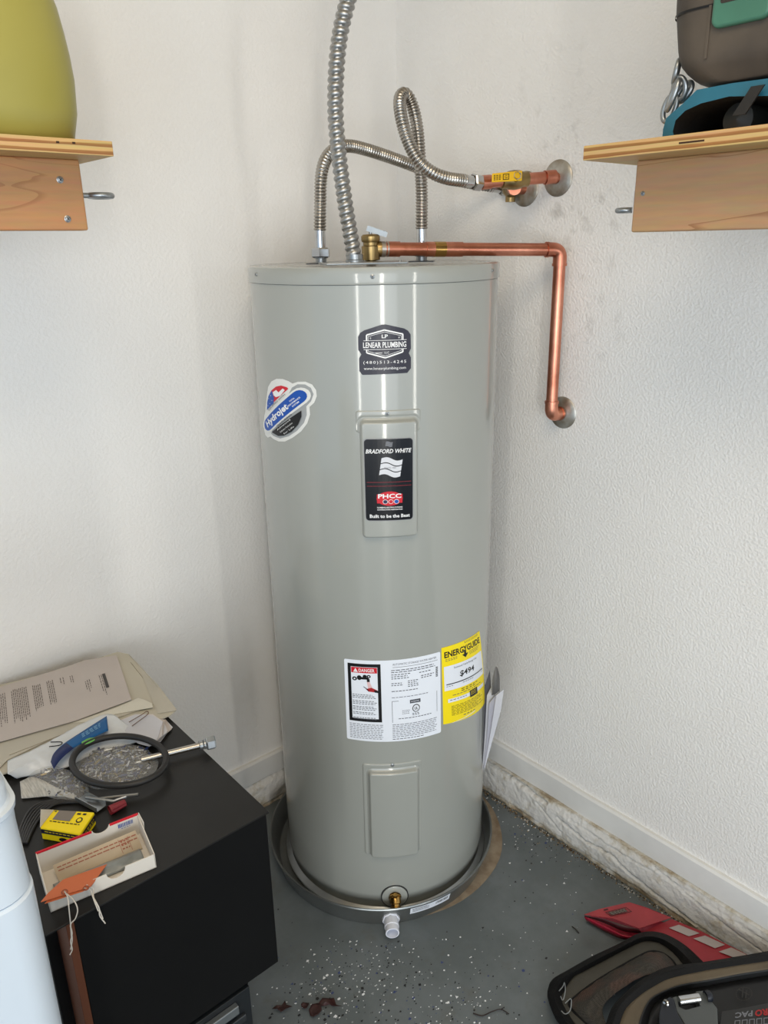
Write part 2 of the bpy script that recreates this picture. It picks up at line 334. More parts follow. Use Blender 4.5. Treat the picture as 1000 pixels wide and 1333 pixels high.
# concrete footing below the baseboards, cracked and flaking
m_foot = bpy.data.materials.new('flaking_painted_concrete'); m_foot.use_nodes = True
def _foot():
    nt = m_foot.node_tree; N = nt.nodes; L = nt.links; b = N['Principled BSDF']; b.inputs['Roughness'].default_value = 0.7
    tc = N.new('ShaderNodeTexCoord'); sp = N.new('ShaderNodeSeparateXYZ'); L.new(tc.outputs['Object'], sp.inputs[0])
    n1 = N.new('ShaderNodeTexNoise'); n1.inputs['Scale'].default_value = 14; n1.inputs['Detail'].default_value = 9; n1.inputs['Roughness'].default_value = .7; L.new(tc.outputs['Object'], n1.inputs[0])
    mr = N.new('ShaderNodeMapRange'); mr.inputs[1].default_value = 0; mr.inputs[2].default_value = .03; mr.inputs[3].default_value = .2; mr.inputs[4].default_value = 0; L.new(sp.outputs[2], mr.inputs[0])
    m3 = N.new('ShaderNodeMapRange'); m3.inputs[1].default_value = .098; m3.inputs[2].default_value = .112; m3.inputs[3].default_value = 0; m3.inputs[4].default_value = .14; L.new(sp.outputs[2], m3.inputs[0])
    ad = N.new('ShaderNodeMath'); L.new(n1.outputs[0], ad.inputs[0]); L.new(mr.outputs[0], ad.inputs[1])
    a2 = N.new('ShaderNodeMath'); L.new(ad.outputs[0], a2.inputs[0]); L.new(m3.outputs[0], a2.inputs[1])
    rp = N.new('ShaderNodeValToRGB'); E = rp.color_ramp.elements; E[0].position = .53; E[0].color = lin((216, 214, 210)); E[1].position = .86; E[1].color = lin((118, 98, 72))
    e = E.new(.64); e.color = lin((192, 184, 168)); e = E.new(.72); e.color = lin((160, 144, 120)); L.new(a2.outputs[0], rp.inputs[0]); L.new(rp.outputs[0], b.inputs['Base Color'])
    n3 = N.new('ShaderNodeTexNoise'); n3.inputs['Scale'].default_value = 120; n3.inputs['Detail'].default_value = 5; L.new(tc.outputs['Object'], n3.inputs[0])
    bp = N.new('ShaderNodeBump'); bp.inputs['Strength'].default_value = .9; bp.inputs['Distance'].default_value = .003; L.new(n3.outputs[0], bp.inputs['Height']); L.new(bp.outputs[0], b.inputs['Normal'])
_foot()
def footing(name, right_side, ztop, prot, crack):
    g = MB(); L0, L1 = 0.0, 2.0; nu, nv = 640, 34
    def fn(u, v):
        s_ = L0 + (L1-L0)*u; z = ztop * v
        n0 = noise.noise((s_*5, z*10, 1 if right_side else 5)); n1 = noise.noise((s_*22, z*30, 2)); n2 = noise.noise((s_*70, z*80, 3))
        d = prot + .006*n0 + .0035*n1 + .0018*n2 - .016*max(0, v-.78)/.22*(.6+.4*n1) + .006*(1-v)
        if v < .12: d += .004*n1 - .004
        for (pts, wd, dp) in crack:
            for (a, b) in zip(pts, pts[1:]):
                if a[0]-.02 < s_ < b[0]+.02:
                    t = max(0, min(1, (s_-a[0])/(b[0]-a[0]))); zc = a[1]+(b[1]-a[1])*t + .003*noise.noise((s_*60, 0, 0)); dd = abs(z-zc)
                    if a[0] <= s_ < b[0] and dd < wd: d -= dp*(1-dd/wd)
        return (d, s_, z) if right_side else (s_, d, z)
    g.grid(fn, nu, nv)
    P = (lambda s_, d, z: (d, s_, z)) if right_side else (lambda s_, d, z: (s_, d, z))
    g.add([P(L0, 0, ztop), P(L1, 0, ztop), P(L1, prot-.006, ztop-.001), P(L0, prot-.006, ztop-.001)], [(0,1,2,3)])
    return tag(obj(name, g, m_foot, ang=80), 'cracked flaking white concrete footing below the baseboard', kind='structure')
footing('trim_1', True, .112, .03, [([(.70,.072),(.80,.055),(.88,.062),(.95,.04),(1.05,.028),(1.2,.016),(1.35,.012)], .0042, .022), ([(.1,.106),(.5,.104),(.66,.094)], .0045, .022), ([(.62,.08),(.68,.05),(.72,.03)], .003, .008), ([(1.0,.1),(1.2,.07),(1.3,.06)], .003, .008), ([(.74,.09),(.9,.083),(1.1,.094),(1.6,.09)], .004, .004)])
footing('trim_2', False, .104, .014, [])
# dirt and crumbs in the joint between footing and floor
g = MB(); mats_d = [mat('crumb_brown', (92, 72, 50), .9), mat('crumb_tan', (150, 130, 100), .9), mat('crumb_dark', (38, 32, 28), .9), mat('crumb_white', (205, 202, 196), .8)]
for i in range(1500):
    y = .02 + 1.5*random.random()**1.3; d = .036 + abs(random.gauss(0, .007)); r = random.uniform(.0012, .0035)
    if random.random() < .12: d += random.random()*.05; r *= .7
    c = Vector((d, y, r*.6)); a = random.random()*3
    g.add([c+Vector((r*math.cos(a+k*2.09), r*math.sin(a+k*2.09), -r*.6)) for k in range(3)]+[c+Vector((0,0,r*.5))], [(0,1,3),(1,2,3),(2,0,3)], random.choice([0,0,1,1,2,3]))
tag(obj('dirt_crumbs', g, mats_d, smooth=False), 'brown dirt crumbs in the joint along the right footing', 'dirt', kind='stuff')
# bare patch of floor around the pan, part of the floor
PX, PY = .414, .36
g = MB(); n = 64; ring = []
for k in range(n):
    a = 2*math.pi*k/n; r = .325 + .004*math.sin(3*a+1) + .005*noise.noise((math.cos(a)*3, math.sin(a)*3, 0)); ring.append(Vector((PX-.042 + r*math.cos(a), PY-.006+r*math.sin(a), .0005)))
g.prism(ring, (0,0,1), .0008); tag(obj('bare_patch', g, mat('bare_concrete', (150, 136, 116), .85, 0, .5, 80, .12, 24, col2=(122, 104, 84)), floor), 'tan unpainted concrete ring around the pan')
# paint flecks
g = MB(); mats_f = [mat('fleck_white', (235, 238, 242), .6), mat('fleck_black', (30, 30, 34), .6), mat('fleck_blue', (60, 72, 120), .6), mat('fleck_grey', (150, 156, 160), .6)]
random.seed(11); clus = [H(435, 1265, 2, 0), H(410, 1300, 2, 0), H(500, 1245, 2, 0), H(700, 1090, 2, 0), H(620, 1290, 2, 0), H(560, 1310, 2, 0), H(470,1290,2,0)]
for i in range(1900):
    if random.random() < .42:
        c = random.choice(clus); x = c.x + random.gauss(0, .07); y = c.y + random.gauss(0, .06)
    else: x = random.uniform(.05, 1.5); y = random.uniform(.05, 1.6)
    if x < .045 or y < .03 or math.hypot(x-PX, y-PY) < .352: continue
    r = random.choice([.0012, .0016, .002, .0028, .0045 if random.random() < .35 else .0024]); a = random.random()*6; k = random.choice([3, 4, 5]); q = random.uniform(.5, 1)
    g.add([(x+r*math.cos(a+j*6.283/k), y+q*r*math.sin(a+j*6.283/k), .0007) for j in range(k)], [tuple(range(k))], random.choice([0,0,0,1,1,1,2,3]))
tag(obj('paint_flecks', g, mats_f, smooth=False, recalc=False), 'white black and blue paint flecks scattered over the grey floor', 'flecks', kind='stuff')

# =================================================================== WATER HEATER
ZB, ZT = .012, 1.608
heater = thing('water_heater', (TX, TY, ZB), 'tall grey electric water heater cylinder with stickers standing in a metal pan', 'water heater')
g = MB(); g.lathe([(0, ZB), (.272, ZB), (.272, ZB+.03), (TR-.001, ZB+.04), (TR, ZB+.06), (TR, ZT-.034), (TR-.0015, ZT-.0335)], (TX, TY, 0), seg=160)
obj('jacket', g, m_enamel, heater, ang=50)
g = MB(); g.lathe([(TR-.004, ZT-.033), (TR+.0022, ZT-.033), (TR+.003, ZT-.030), (TR+.003, ZT-.008), (TR+.0015, ZT-.002), (TR-.003, ZT), (TR-.02, ZT-.002), (TR-.03, ZT-.004), (0, ZT-.002)], (TX, TY, 0), seg=160)
lid = obj('top_cap', g, m_enamel, heater, ang=50)
g = MB(); g.lathe([(.275, ZB-.002), (.288, ZB-.002), (.288, ZB+.004), (.274, ZB+.012)], (TX, TY, 0), seg=128); obj('base_ring', g, m_galv, heater)
def screw(parent, p, n, r=.0045, name='screw'):
    g = MB(); n = Vector(n).normalized(); u = n.orthogonal().normalized(); w_ = n.cross(u)
    g.lathe([(r*1.25, 0), (r*1.25, r*.2), (r, r*.3), (r*.9, r*.7), (r*.4, r*.85), (0, r*.6)], p, n, 14, m=0)
    g.prism([p+n*r*.72+u*r*.7+w_*r*.12, p+n*r*.72-u*r*.7+w_*r*.12, p+n*r*.72-u*r*.7-w_*r*.12, p+n*r*.72+u*r*.7-w_*r*.12], n, r*.18, m=1)
    g.prism([p+n*r*.72+w_*r*.7+u*r*.12, p+n*r*.72-w_*r*.7+u*r*.12, p+n*r*.72-w_*r*.7-u*r*.12, p+n*r*.72+w_*r*.7-u*r*.12], n, r*.18, m=1)
    return obj(name, g, [m_galv, mat('screw_slot', (90,90,90), .5, .5)], parent)
for px, py in ((334, 357), (485, 360), (641, 352)):
    th, z = cyl(px, py, TR+.003); screw(lid, cp(th, z, TR+.003), (math.cos(th), math.sin(th), 0), .0034)
# access covers
def cover(q, ins, parent, t=.013, sc=True):
    # q: px box of the thin plate, ins: px box of the raised door
    pl = [cyl(*p) for p in q]; th0 = (pl[0][0]+pl[3][0])/2; th1 = (pl[1][0]+pl[2][0])/2; z1 = (pl[0][1]+pl[1][1])/2; z0 = (pl[2][1]+pl[3][1])/2
    a = [cyl(x, y, TR+t*.7) for x, y in ins]; ith0 = (a[0][0]+a[3][0])/2; ith1 = (a[1][0]+a[2][0])/2; iz1 = (a[0][1]+a[1][1])/2; iz0 = (a[2][1]+a[3][1])/2
    def sdf(s_, z, S0, S1, Z0, Z1, r):
        cx, cz = (S0+S1)/2, (Z0+Z1)/2; qx = abs(s_-cx)-(S1-S0)/2+r; qz = abs(z-cz)-(Z1-Z0)/2+r
        return math.hypot(max(qx, 0), max(qz, 0)) + min(max(qx, qz), 0) - r
    pad = .004; A0, A1 = th0*TR-pad, th1*TR+pad; B0, B1 = min(z0, iz0)-pad, z1+pad
    g = MB(); nu = int((A1-A0)/.0016); nv = int((B1-B0)/.0016)
    def fn(u, v):
        s_ = A0+(A1-A0)*u; z = B0+(B1-B0)*v
        d1 = sdf(s_, z, th0*TR, th1*TR, z0, z1, .006); d2 = sdf(s_, z, ith0*TR, ith1*TR, iz0, iz1, .012)
        h = -.002 + .0042*sm((.0015-d1)/.003)
        groove = -.0016*math.exp(-((d2-.003)/.0022)**2)
        h = max(h+groove, -.002 + (t+.002)*sm((.0012-d2)/.009)) if d2 < .01 else h
        return cp(s_/TR, z, TR+h)
    g.grid(fn, nu, nv); o = obj('access_cover', g, m_enamel, parent, ang=60)
    th, z = cyl(*sc, TR+.002); screw(o, cp(th, z, TR+.0018), (math.cos(th), math.sin(th), 0), .0036)
    return o
cov = cover([(461,534),(547,532),(548,562),(465,562)], [(467,546),(546,544),(546,699),(470,702)], heater, sc=(504, 538.5))
cover([(472,992),(548,990),(549,1108),(475,1108)], [(478,1003),(547,1000),(547,1112),(481,1117)], heater, sc=(511, 996))
# brand plate on the upper cover
RP = TR+.0132
d = Decal(quadmap([(473,571),(538,569),(538,676),(476,678)], 65, 108, RP))
d.poly(rrect(0,0,65,108,5), ink('silver_border', (150,150,152)), 0); d.poly(rrect(.8,.8,64.2,107.2,4.4), ink('plate_black', (10,11,17), .25), 1)
d.text('BRADFORD WHITE', 32.5, 16, 5.2, m_white, 2, w=60, shear=.25, bold=.02)
def flag(d, x0, y0, w_, h_, m, layer, rows=3):
    n = 12
    for r in range(rows):
        top = []; bot = []
        for k in range(n+1):
            t = k/n; s_ = math.sin(t*6.28)*-h_*.08 + t*h_*.10
            a0 = y0 + h_*(r/rows)+ s_; a1 = y0+h_*((r+.84)/rows)+s_; sl = lambda y: -(y-y0)*.16
            top.append((x0+w_*t+sl(a0), a0)); bot.append((x0+w_*t+sl(a1), a1))
        for k in range(n): d.poly([top[k], top[k+1], bot[k+1], bot[k]], m, layer)
flag(d, 29, 4, 9, 6, m_grey, 2); flag(d, 23, 25, 28, 23, ink('silver_flag', (215,217,222)), 2)
d.text('SINCE 1881', 34, 37.5, 2, m_grey, 3, w=16)
d.rect(3, 56, 62, 56.5, ink('thin_red', (150,40,50)), 2); d.rect(3, 61, 62, 61.5, ink('thin_red', (150,40,50)), 2)
d.ell(33, 78, 17.5, 9.5, m_red, 2, 30); d.rect(16, 72, 50, 84, m_red, 2.3); d.text('PHCC', 33, 74.5, 5.5, m_white, 3, w=31, bold=.03)
for k, cm in enumerate((m_navy, m_red, m_blue)): d.ell(27+k*7.5, 82, 3.4, 3, m_white, 3); d.ell(27+k*7.5, 82, 2.8, 2.4, cm, 4)
d.text('PLUMBING-HEATING-COOLING', 33, 89.7, 1.6, m_white, 2, w=34, bold=.03); d.text('CONTRACTORS ASSOCIATION', 33, 92.6, 1.6, m_white, 2, w=34, bold=.03)
d.text('Built to be the Best', 33, 101.3, 4.4, m_white, 2, w=54, bold=.025)
d.make('brand_plate', cov, 6, 0, (0, 65))
# plumber's sticker
m_stk = ink('charcoal_sticker', (44, 42, 54), .3)
d = Decal(quadmap([(466,423),(535,421),(535,486),(467,488)], 69, 65))
out = [(3,10),(8,7),(31,0),(36,0),(60,6),(65,9),(68.5,14),(69,32),(66,38),(69,44),(69,58),(64,64),(5,65),(1,60),(1,43),(4,38),(0,32),(0,15)]
d.poly(out, m_stk, 0)
def loop(pts, t):
    for a, b in zip(pts, pts[1:]+pts[:1]): d.line(a, b, t, m_white, 1.4)
hexa = [(11,13),(34,7),(58,13),(58,36),(35,43),(11,36)]; loop(hexa, 1.8)
loop([(13,15),(34,9.5),(56,15),(56,34),(35,40.5),(13,34)], .5)
d.rect(7, 20.5, 63, 32, m_stk, 2); d.rect(7, 20, 63, 20.6, m_white, 3); d.rect(7, 31.5, 63, 32.1, m_white, 3)
d.text('LENEAR PLUMBING', 34.5, 26, 7, m_white, 3, w=56, bold=.02)
d.text('LP', 34.5, 15, 4.5, m_white, 3, w=8, bold=.02); d.text('LLC', 37, 36, 2.6, m_white, 3, w=6); d.rect(22, 36, 31, 36.8, m_white, 3)
for x in (16, 53): d.text('*', x, 18, 4, m_white, 3)
d.text('(480)513-4245', 34.5, 48.5, 3.8, m_white, 2, w=56, space=1.3); d.text('www.lenearplumbing.com', 34.5, 56.5, 3.6, m_white, 2, w=55)
tag(d.make('sticker', heater, 6, 0, (0, 69)), "dark plumber's sticker with white hexagon frame")
# Hydrojet sticker: drawn in a 100 x 100 frame of photo pixels from (340, 480)
d = Decal(quadmap([(340,480),(440,480),(440,580),(340,580)], 100, 100))
blob = [(20,30),(21,21),(26,14),(34,10.5),(43,10.5),(51,13),(56,16),(62,14),(70,14),(77,18),(81,25),(82,33),(80,41),(76,46),(77,56),(75,67),(70,77),(62,85),(54,90),(46,90),(38,87),(33,84),(28,86),(22,83),(18,76),(16.5,66),(17,58),(19,52)]
d.poly(blob, ink('sticker_white', (226,226,222)), 0)
d.poly([(56,21),(62,17),(70,17.5),(76,22),(79,30),(77,39),(73,45),(74,56),(72,66),(66,76),(58,83),(48,86),(38,83),(34,80),(60,60),(75,35),(70,24)], ink('silver_rim', (160,163,164)), 1)
d.poly([(23,50),(22.5,40),(24,32),(28,25),(35,20),(42,18.5),(50,20.5),(52,22.5),(40,34)], m_red, 2); d.poly([(23,50),(22.5,40),(24,32),(29,25),(34,34),(34,41)], m_blue, 3)
d.poly([(31,27),(36,24),(40,27),(45,22),(48,24),(43,31),(37,33),(33,31)], m_white, 3.5)
for x, y in ((25,35),(28,31),(31,37),(25,44),(28,41)): d.text('*', x, y+1.2, 2.6, m_white, 4, bold=.03)
def band(a, b, r, m, layer):
    a, b = Vector(a), Vector(b); ang = math.atan2(b.y-a.y, b.x-a.x); p = []
    for k in range(9): t = ang+math.pi/2+math.pi*k/8; p.append((a.x+r*math.cos(t), a.y+r*math.sin(t)))
    for k in range(9): t = ang-math.pi/2+math.pi*k/8; p.append((b.x+r*math.cos(t), b.y+r*math.sin(t)))
    d.poly(p, m, layer)
band((28,68),(66,32), 11, ink('sticker_white', (226,226,222)), 5); band((28.5,68),(65,32.5), 8.4, m_blue, 6)
an = math.atan2(-36, 38)
d.text('Hydrojet', 39, 56, 8.5, m_white, 7, w=38, rot=an, shear=.15, bold=.03)
for k, t in enumerate(('TOTAL', 'PERFORMANCE', 'SYSTEM')): d.text(t, 58+k*2.2, 36+k*2.8, 1.9, m_white, 7, w=(7, 17, 9)[k], rot=an, bold=.02)
d.poly([(36,78),(69,50),(69.5,58),(67,68),(61,77),(53,82),(46,82.5)], m_black, 7)
d.text('EQUIPPED WITH', 38, 39.5, 2.2, m_black, 6, w=30, rot=an); d.text('FEATURING', 51, 62, 2.2, m_black, 7, w=22, rot=an)
for k, t in enumerate(('Advanced', 'Sediment Reduction', 'for Life')): d.text(t, 51+k*3.4, 68+k*3.4, 1.9, m_white, 8, w=(20, 18, 14)[k], rot=an)
tag(d.make('sticker', heater, 6, 0, (0, 100)), 'white blue and red oval sticker on the left of the jacket')
# data label
W_, H_ = 250, 210
d = Decal(quadmap([(448,857),(573,848),(574,953),(452,961)], W_, H_))
lw = ink('label_white', (232, 236, 244), .35); d.poly(rrect(0,0,W_,H_,4), lw, 0)
d.frame(9, 9, 92, 158, 8, m_black, 1); d.rect(18, 18, 83, 32, m_red, 1); d.text('DANGER', 57, 25, 8, m_white, 2, w=40, bold=.02); d.poly([(23,30),(35,30),(29,20)], m_white, 2)
d.ell(26,47,6,5,m_black,2); d.ell(26,47,2.5,2,lw,3); d.ell(38,44,6,6,m_black,2); d.rect(38,42,62,48,m_black,2); d.ell(52,40,5,4,m_black,2); d.ell(62,40,5,4,m_black,2); d.ell(62,40,2,1.5,lw,3); d.rect(57,46,64,54,m_black,2)
d.poly([(57,54),(64,54),(70,68),(60,72)], ink('pale_pink', (225,190,190)), 2); d.poly([(54,72),(68,68),(83,75),(80,80),(60,78)], ink('dark_red', (170,40,45)), 3)
for k in range(4): d.line((48+k*2, 66+k), (60, 74+k), 1, m_black, 4)
d.poly([(74,74),(85,76),(84,81),(76,80)], m_black, 4)
g_txt = ink('label_print', (70,72,80))
for y, n in ((87, 3), (103, 3), (118, 3), (133, 2), (147, 2)): d.micro(19, y, 82, n, 4, 1.5, g_txt, 1)
d.micro(9, 165, 95, 9, 4.6, 1.6, ink('label_print_pale', (120,122,130)), 1, .05)
d.text('AUTOMATIC STORAGE WATER HEATER', 180, 11, 4.6, g_txt, 1, w=116); d.rect(122, 18, 242, 18.8, g_txt, 1)
d.micro(118, 25, 235, 2, 5, 1.8, g_txt, 1, .05); d.micro(118, 36, 170, 3, 5, 1.8, g_txt, 1, .3); d.micro(190, 38, 222, 1, 5, 2, g_txt, 1); d.micro(195, 47, 232, 2, 5, 2, g_txt, 1)
d.micro(118, 58, 150, 2, 5, 1.8, g_txt, 1); d.micro(160, 55, 188, 4, 4.6, 1.8, g_txt, 1); d.micro(118, 78, 196, 1, 5, 1.8, g_txt, 1); d.micro(118, 94, 216, 1, 5, 1.6, ink('label_print_pale', (120,122,130)), 1)
for k in range(9): d.rect(236, 35+k*2.9, 242, 35+k*2.9+1.7, m_black, 1)
d.rect(118, 104, 119, 160, g_txt, 1); d.rect(118, 104, 135, 105, g_txt, 1); d.rect(238, 96, 239, 150, g_txt, 1)
d.rect(164, 105, 192, 114, g_txt, 1); d.text('INTERTEK', 178, 109.5, 3.5, lw, 2, w=22)
d.ell(180, 128, 10, 10, m_black, 1); d.ell(180, 128, 8, 8, lw, 2); d.text('UL', 180, 128, 7, m_black, 3, w=9, bold=.03); d.micro(170, 140, 190, 2, 3.5, 1.8, g_txt, 1, .05); d.micro(144, 130, 164, 3, 4, 1.2, g_txt, 1, .1)
d.micro(134, 150, 222, 1, 4, 1.6, g_txt, 1, .02); d.micro(118, 165, 240, 8, 4.6, 1.6, ink('label_print_pale', (120,122,130)), 1, .08); d.micro(118, 203, 200, 1, 4, 1.6, g_txt, 1)
tag(d.make('data_label', heater, 12, 0, (0, W_)), 'white data label with black framed danger panel')
# energy label
W_, H_ = 120, 210
d = Decal(quadmap([(574.5,843.5),(624,821),(631,914),(577,943)], W_, H_))
d.rect(0, 0, W_, H_, m_yel, 0)
d.text('ENERGYGUIDE', 60, 21, 15, m_black, 1, w=108, bold=.03); d.rect(56, 24, 62, 37, m_black, 2); d.poly([(50,34),(68,34),(59,44)], m_black, 2)
d.micro(8, 33, 40, 2, 4, 1.4, g_txt, 1); d.micro(72, 33, 110, 3, 3.6, 1.3, g_txt, 1); d.micro(60, 3, 112, 2, 3, 1, g_txt, 1)
d.rect(4, 52, 116, 118, lw, 1); d.text('$494', 60, 81, 14, m_black, 2, w=42, bold=.02, shear=.1); d.text('Estimated Yearly Energy Cost', 60, 60, 4.5, g_txt, 2, w=66); d.rect(8, 100, 112, 102.5, m_black, 2)
d.micro(8, 106, 24, 1, 3, 1.3, g_txt, 2); d.micro(45, 106, 80, 1, 3, 1.3, g_txt, 2); d.micro(104, 106, 114, 1, 3, 1.3, g_txt, 2)
d.micro(40, 122, 90, 2, 5, 2.4, ink('olive_print', (110,98,20)), 1); d.micro(20, 133, 100, 1, 5, 1.6, g_txt, 1, .02); d.rect(10, 142, 112, 152, lw, 1); d.rect(60, 138, 84, 157, m_black, 2); d.micro(63, 141, 81, 3, 4, 1.2, m_yel, 3)
d.micro(14, 145, 55, 1, 3, 1.6, g_txt, 2); d.micro(16, 163, 104, 7, 4.2, 1.5, ink('olive_print', (110,98,20)), 1, .3); d.micro(40, 196, 72, 1, 4, 2, g_txt, 1, 0); d.poly([(14,210),(70,200),(72,202),(18,210)], lw, 1)
tag(d.make('energy_label', heater, 8, 0, (0, W_)), 'yellow energy label with black title and white price field')
# drain valve
th, z = cyl(514, 1167, TR+.002); dn = Vector((math.cos(th), math.sin(th), 0)); dc = cp(th, z, TR)
vparent = None
g = MB(); g.lathe([(.033, -.004), (.033, .003), (.031, .0042), (.017, .0042), (.015, -.004)], dc, dn, 40); collar = obj('drain_collar', g, m_enamel, heater)
g = MB(); g.lathe([(.0335, -.004), (.0355, -.004), (.0355, .0014), (.0335, .0014)], dc, dn, 40); obj('seal_ring', g, mat('dark_seal', (40,40,42), .6), collar)
g = MB(); g.lathe([(0, 0), (.0165, 0), (.0165, .008), (.0125, .01), (.0125, .02), (0, .02)], dc, dn, 6); 
q = dc + dn*.016
g.lathe([(.006, -.010), (.0135, -.008), (.0145, -.002), (.0145, .006), (.0115, .008), (.0115, .012), (.014, .014), (.014, .021), (.0105, .021), (.008, .016), (0, .016)], q, (dn*.75+Vector((0,0,-.75))).normalized(), 24)
g.tube([q+Vector((0,0,.004)), q+Vector((0,0,.020))], .006, 12)
obj('drain_valve', g, m_brass2, heater)
# top plates, nipples
def nipple(px, py, h, pxw):
    p = V(px, py, h); p.z = ZT; g = MB(); n = 10
    g.lathe([(0, .0005), (.04, .0005), (.04, .0025), (0, .0035)], p, (0,0,1), 4, phase=.75); o = obj('pipe_plate', g, mat('dark_plate', (70,70,70), .4, .7), heater, smooth=False)
    g = MB(); g.lathe([(.0125, 0), (.0125, .012), (.0165, .013), (.0165, .02), (.0125, .021), (.0125, .03)], p, (0,0,1), 20); obj('pipe_nipple', g, m_galv, heater)
    return p
nl = nipple(418, 338, 1.80, 0); nr = nipple(549, 337, 1.84, 0)
# wiring plate
p = V(455, 344, 1.66); g = MB()
c0 = V(425, 344, 1.63); c1 = V(531, 342, 1.67); c0.z = c1.z = ZT+.001; dv = (c1-c0).normalized(); nv_ = Vector((-dv.y, dv.x, 0)); nv_ = nv_ if nv_.dot(HD) > 0 else -nv_
g.prism([c0, c1, c1+nv_*.10, c0+nv_*.10], (0,0,1), .0045); pl = obj('wiring_plate', g, m_galv, heater, bevel=.001)
for a_, b_ in ((.30, .018), (.93, .018)):
    screw(pl, c0.lerp(c1, a_)+nv_*b_+Vector((0,0,.003)), (0,0,1), .004)
# relief valve
tv = V(483, 336, 1.76); tv.z = ZT
g = MB(); g.lathe([(.011, -.002), (.011, .006), (.02, .008), (.02, .036), (.016, .038)], tv, (0,0,1), 28)
g.lathe([(.0165, .036), (.0165, .044), (.019, .045), (.0205, .049), (.0205, .056), (.017, .06), (0, .061)], tv, (0,0,1), 24)
side = V(540, 320, 1.79) - V(490, 320, 1.77); side.z = 0; side.normalize()
g.lathe([(.010, 0), (.0165, .014), (.0165, .024), (.0145, .026)], tv+Vector((0,0,.03)), side, 20)
tp = obj('relief_valve', g, m_brass, heater)
g = MB(); a = tv+Vector((0,0,.061)); l0 = a - side*.006 + Vector((0,0,.016)); l1 = a + side*.038 + Vector((0,0,.001)); up = (l1-l0).cross(HD).normalized(); up = up if up.z > 0 else -up
wv = HD*.009
g.prism([l0-wv*.9, l1-wv*.7, l1+wv*.7, l0+wv*.9], up, .0016); g.prism([l0-wv*.9, l1-wv*.7, l1-wv*.7-up*.009, l0-wv*.9-up*.010], wv, .0015); g.tube([a-Vector((0,0,.004)), a+Vector((0,0,.012))], .0035, 10)
g.lathe([(.0045, 0),(.0045, .0012),(.002, .0014),(.002, 0)], l1.lerp(l0, .14)+up*.0014, up, 12)
obj('lever', g, m_galv, tp)

# =================================================================== DRAIN PAN
pan = thing('drain_pan', (PX, PY, 0), 'round galvanised metal drain pan under the water heater', 'drain pan')
g = MB(); g.lathe([(0, .003), (.292, .003), (.296, .005), (.313, .062), (.3155, .066), (.319, .067), (.3205, .064), (.3185, .061), (.3165, .06), (.300, .0015), (.296, .001), (0, .001)], (PX, PY, 0), seg=160); obj('pan_body', g, m_pan, pan, ang=35)
th, z = cyl(509, 1194, .312, PX, PY); pn = Vector((math.cos(th), math.sin(th), 0)); pc = cp(th, .027, .306, PX, PY)
g = MB(); g.lathe([(.0225, 0), (.0225, .010), (.0195, .011)], pc, pn, 8); g.lathe([(.0185, .008), (.0185, .03), (.0172, .031), (.0172, .047), (.0142, .0475), (.0138, .02), (0, .02)], pc, (pn*1+Vector((0,0,-.05))).normalized(), 28)
tag(obj('drain_outlet', g, mat('white_plastic_fitting', (225,228,238), .4), pan), 'white threaded plastic outlet')
def panr(u, v, h):
    a0 = cyl(534, 1186, .312, PX, PY)[0]; a1 = cyl(585, 1171, .312, PX, PY)[0]; z = .056 - .024*v; r = .3005 + (.3165-.3005)*((z-.0015)/.0585); return cp(a0+(a1-a0)*u, z, r+.0010+h, PX, PY)
d = Decal(panr); d.rect(0, 0, 1, 1, lw, 0)
for k in range(14): d.rect(.62+k*.024, .2, .62+k*.024+random.choice([.008,.014]), .62, m_black, 1)
for k in range(4): d.rect(.05, .15+k*.17, .3+.22*random.random(), .2+k*.17, g_txt, 1)
d.make('pan_label', pan, .1, 0, (0, 1))

# =================================================================== PIPES
def corr(g, path, r, amp, pitch, step, helix=False, m=None, seg=18):
    g.tube(path, lambda i, a: r + amp*(abs(math.sin(math.pi*(i*step/pitch - (a/(2*math.pi) if helix else 0))))**.8*2-1), seg, m=m)
def nut(g, p, ax, r, h, m=None, six=True):
    g.lathe([(r*.86, 0), (r, h*.12), (r, h*.85), (r*.86, h)], p, ax, 6 if six else 24, m=m)
# flexible armoured conduit rising out of frame
b0 = V(462, 343, 1.69); b0.z = ZT+.003
path = spline([b0, V(458, 315, 1.69), V(449, 262, 1.69), V(441, 200, 1.69), V(437, 150, 1.69), V(437.5, 100, 1.69), V(442, 50, 1.69), V(453, 0, 1.69), V(470, -60, 1.70), V(500, -160, 1.72), Vector((.55,.52,2.55)), Vector((.55,.50,2.75))], .0025)
cond = thing('flexible_conduit', b0, 'thick spiral metal conduit rising from the top of the water heater', 'conduit')
g = MB(); corr(g, path, .0142, .0024, .0135, .0025, True, seg=20); obj('armour', g, m_conduit, cond, ang=70)
g = MB(); nut(g, b0-Vector((0,0,.002)), (0,0,1), .0195, .010, six=False); g.lathe([(.0175, .008), (.0175, .018), (.015, .019)], b0, (0,0,1), 24); obj('connector', g, m_galv, cond)
# hose with a loop, to the near shut-off valve
def hose(name, base, pts, label, endp):
    t = thing(name, base, label, 'water hose')
    g = MB(); nut(g, base+Vector((0,0,.014)), (0,0,1), .0215, .021); obj('nut', g, m_chrome, t, smooth=False)
    g = MB(); g.tube([base+Vector((0,0,.027)), base+Vector((0,0,.072))], .0118, 20); obj('sleeve', g, m_chrome, t)
    path = spline([base+Vector((0,0,.07))]+pts, .0013); g = MB(); corr(g, path, .0124, .0016, .0066, .0013, seg=16); obj('corrugated_tube', g, m_stainless, t, ang=75)
    d_ = (path[-1]-path[-5]).normalized(); g = MB(); g.tube([path[-1]-d_*.012, path[-1]+d_*.026], .0128, 20); obj('sleeve', g, m_chrome, t)
    g = MB(); nut(g, path[-1]+d_*.02, d_, .0185, .024); obj('nut', g, m_chrome, t, smooth=False)
    return path[-1]+d_*.04, d_
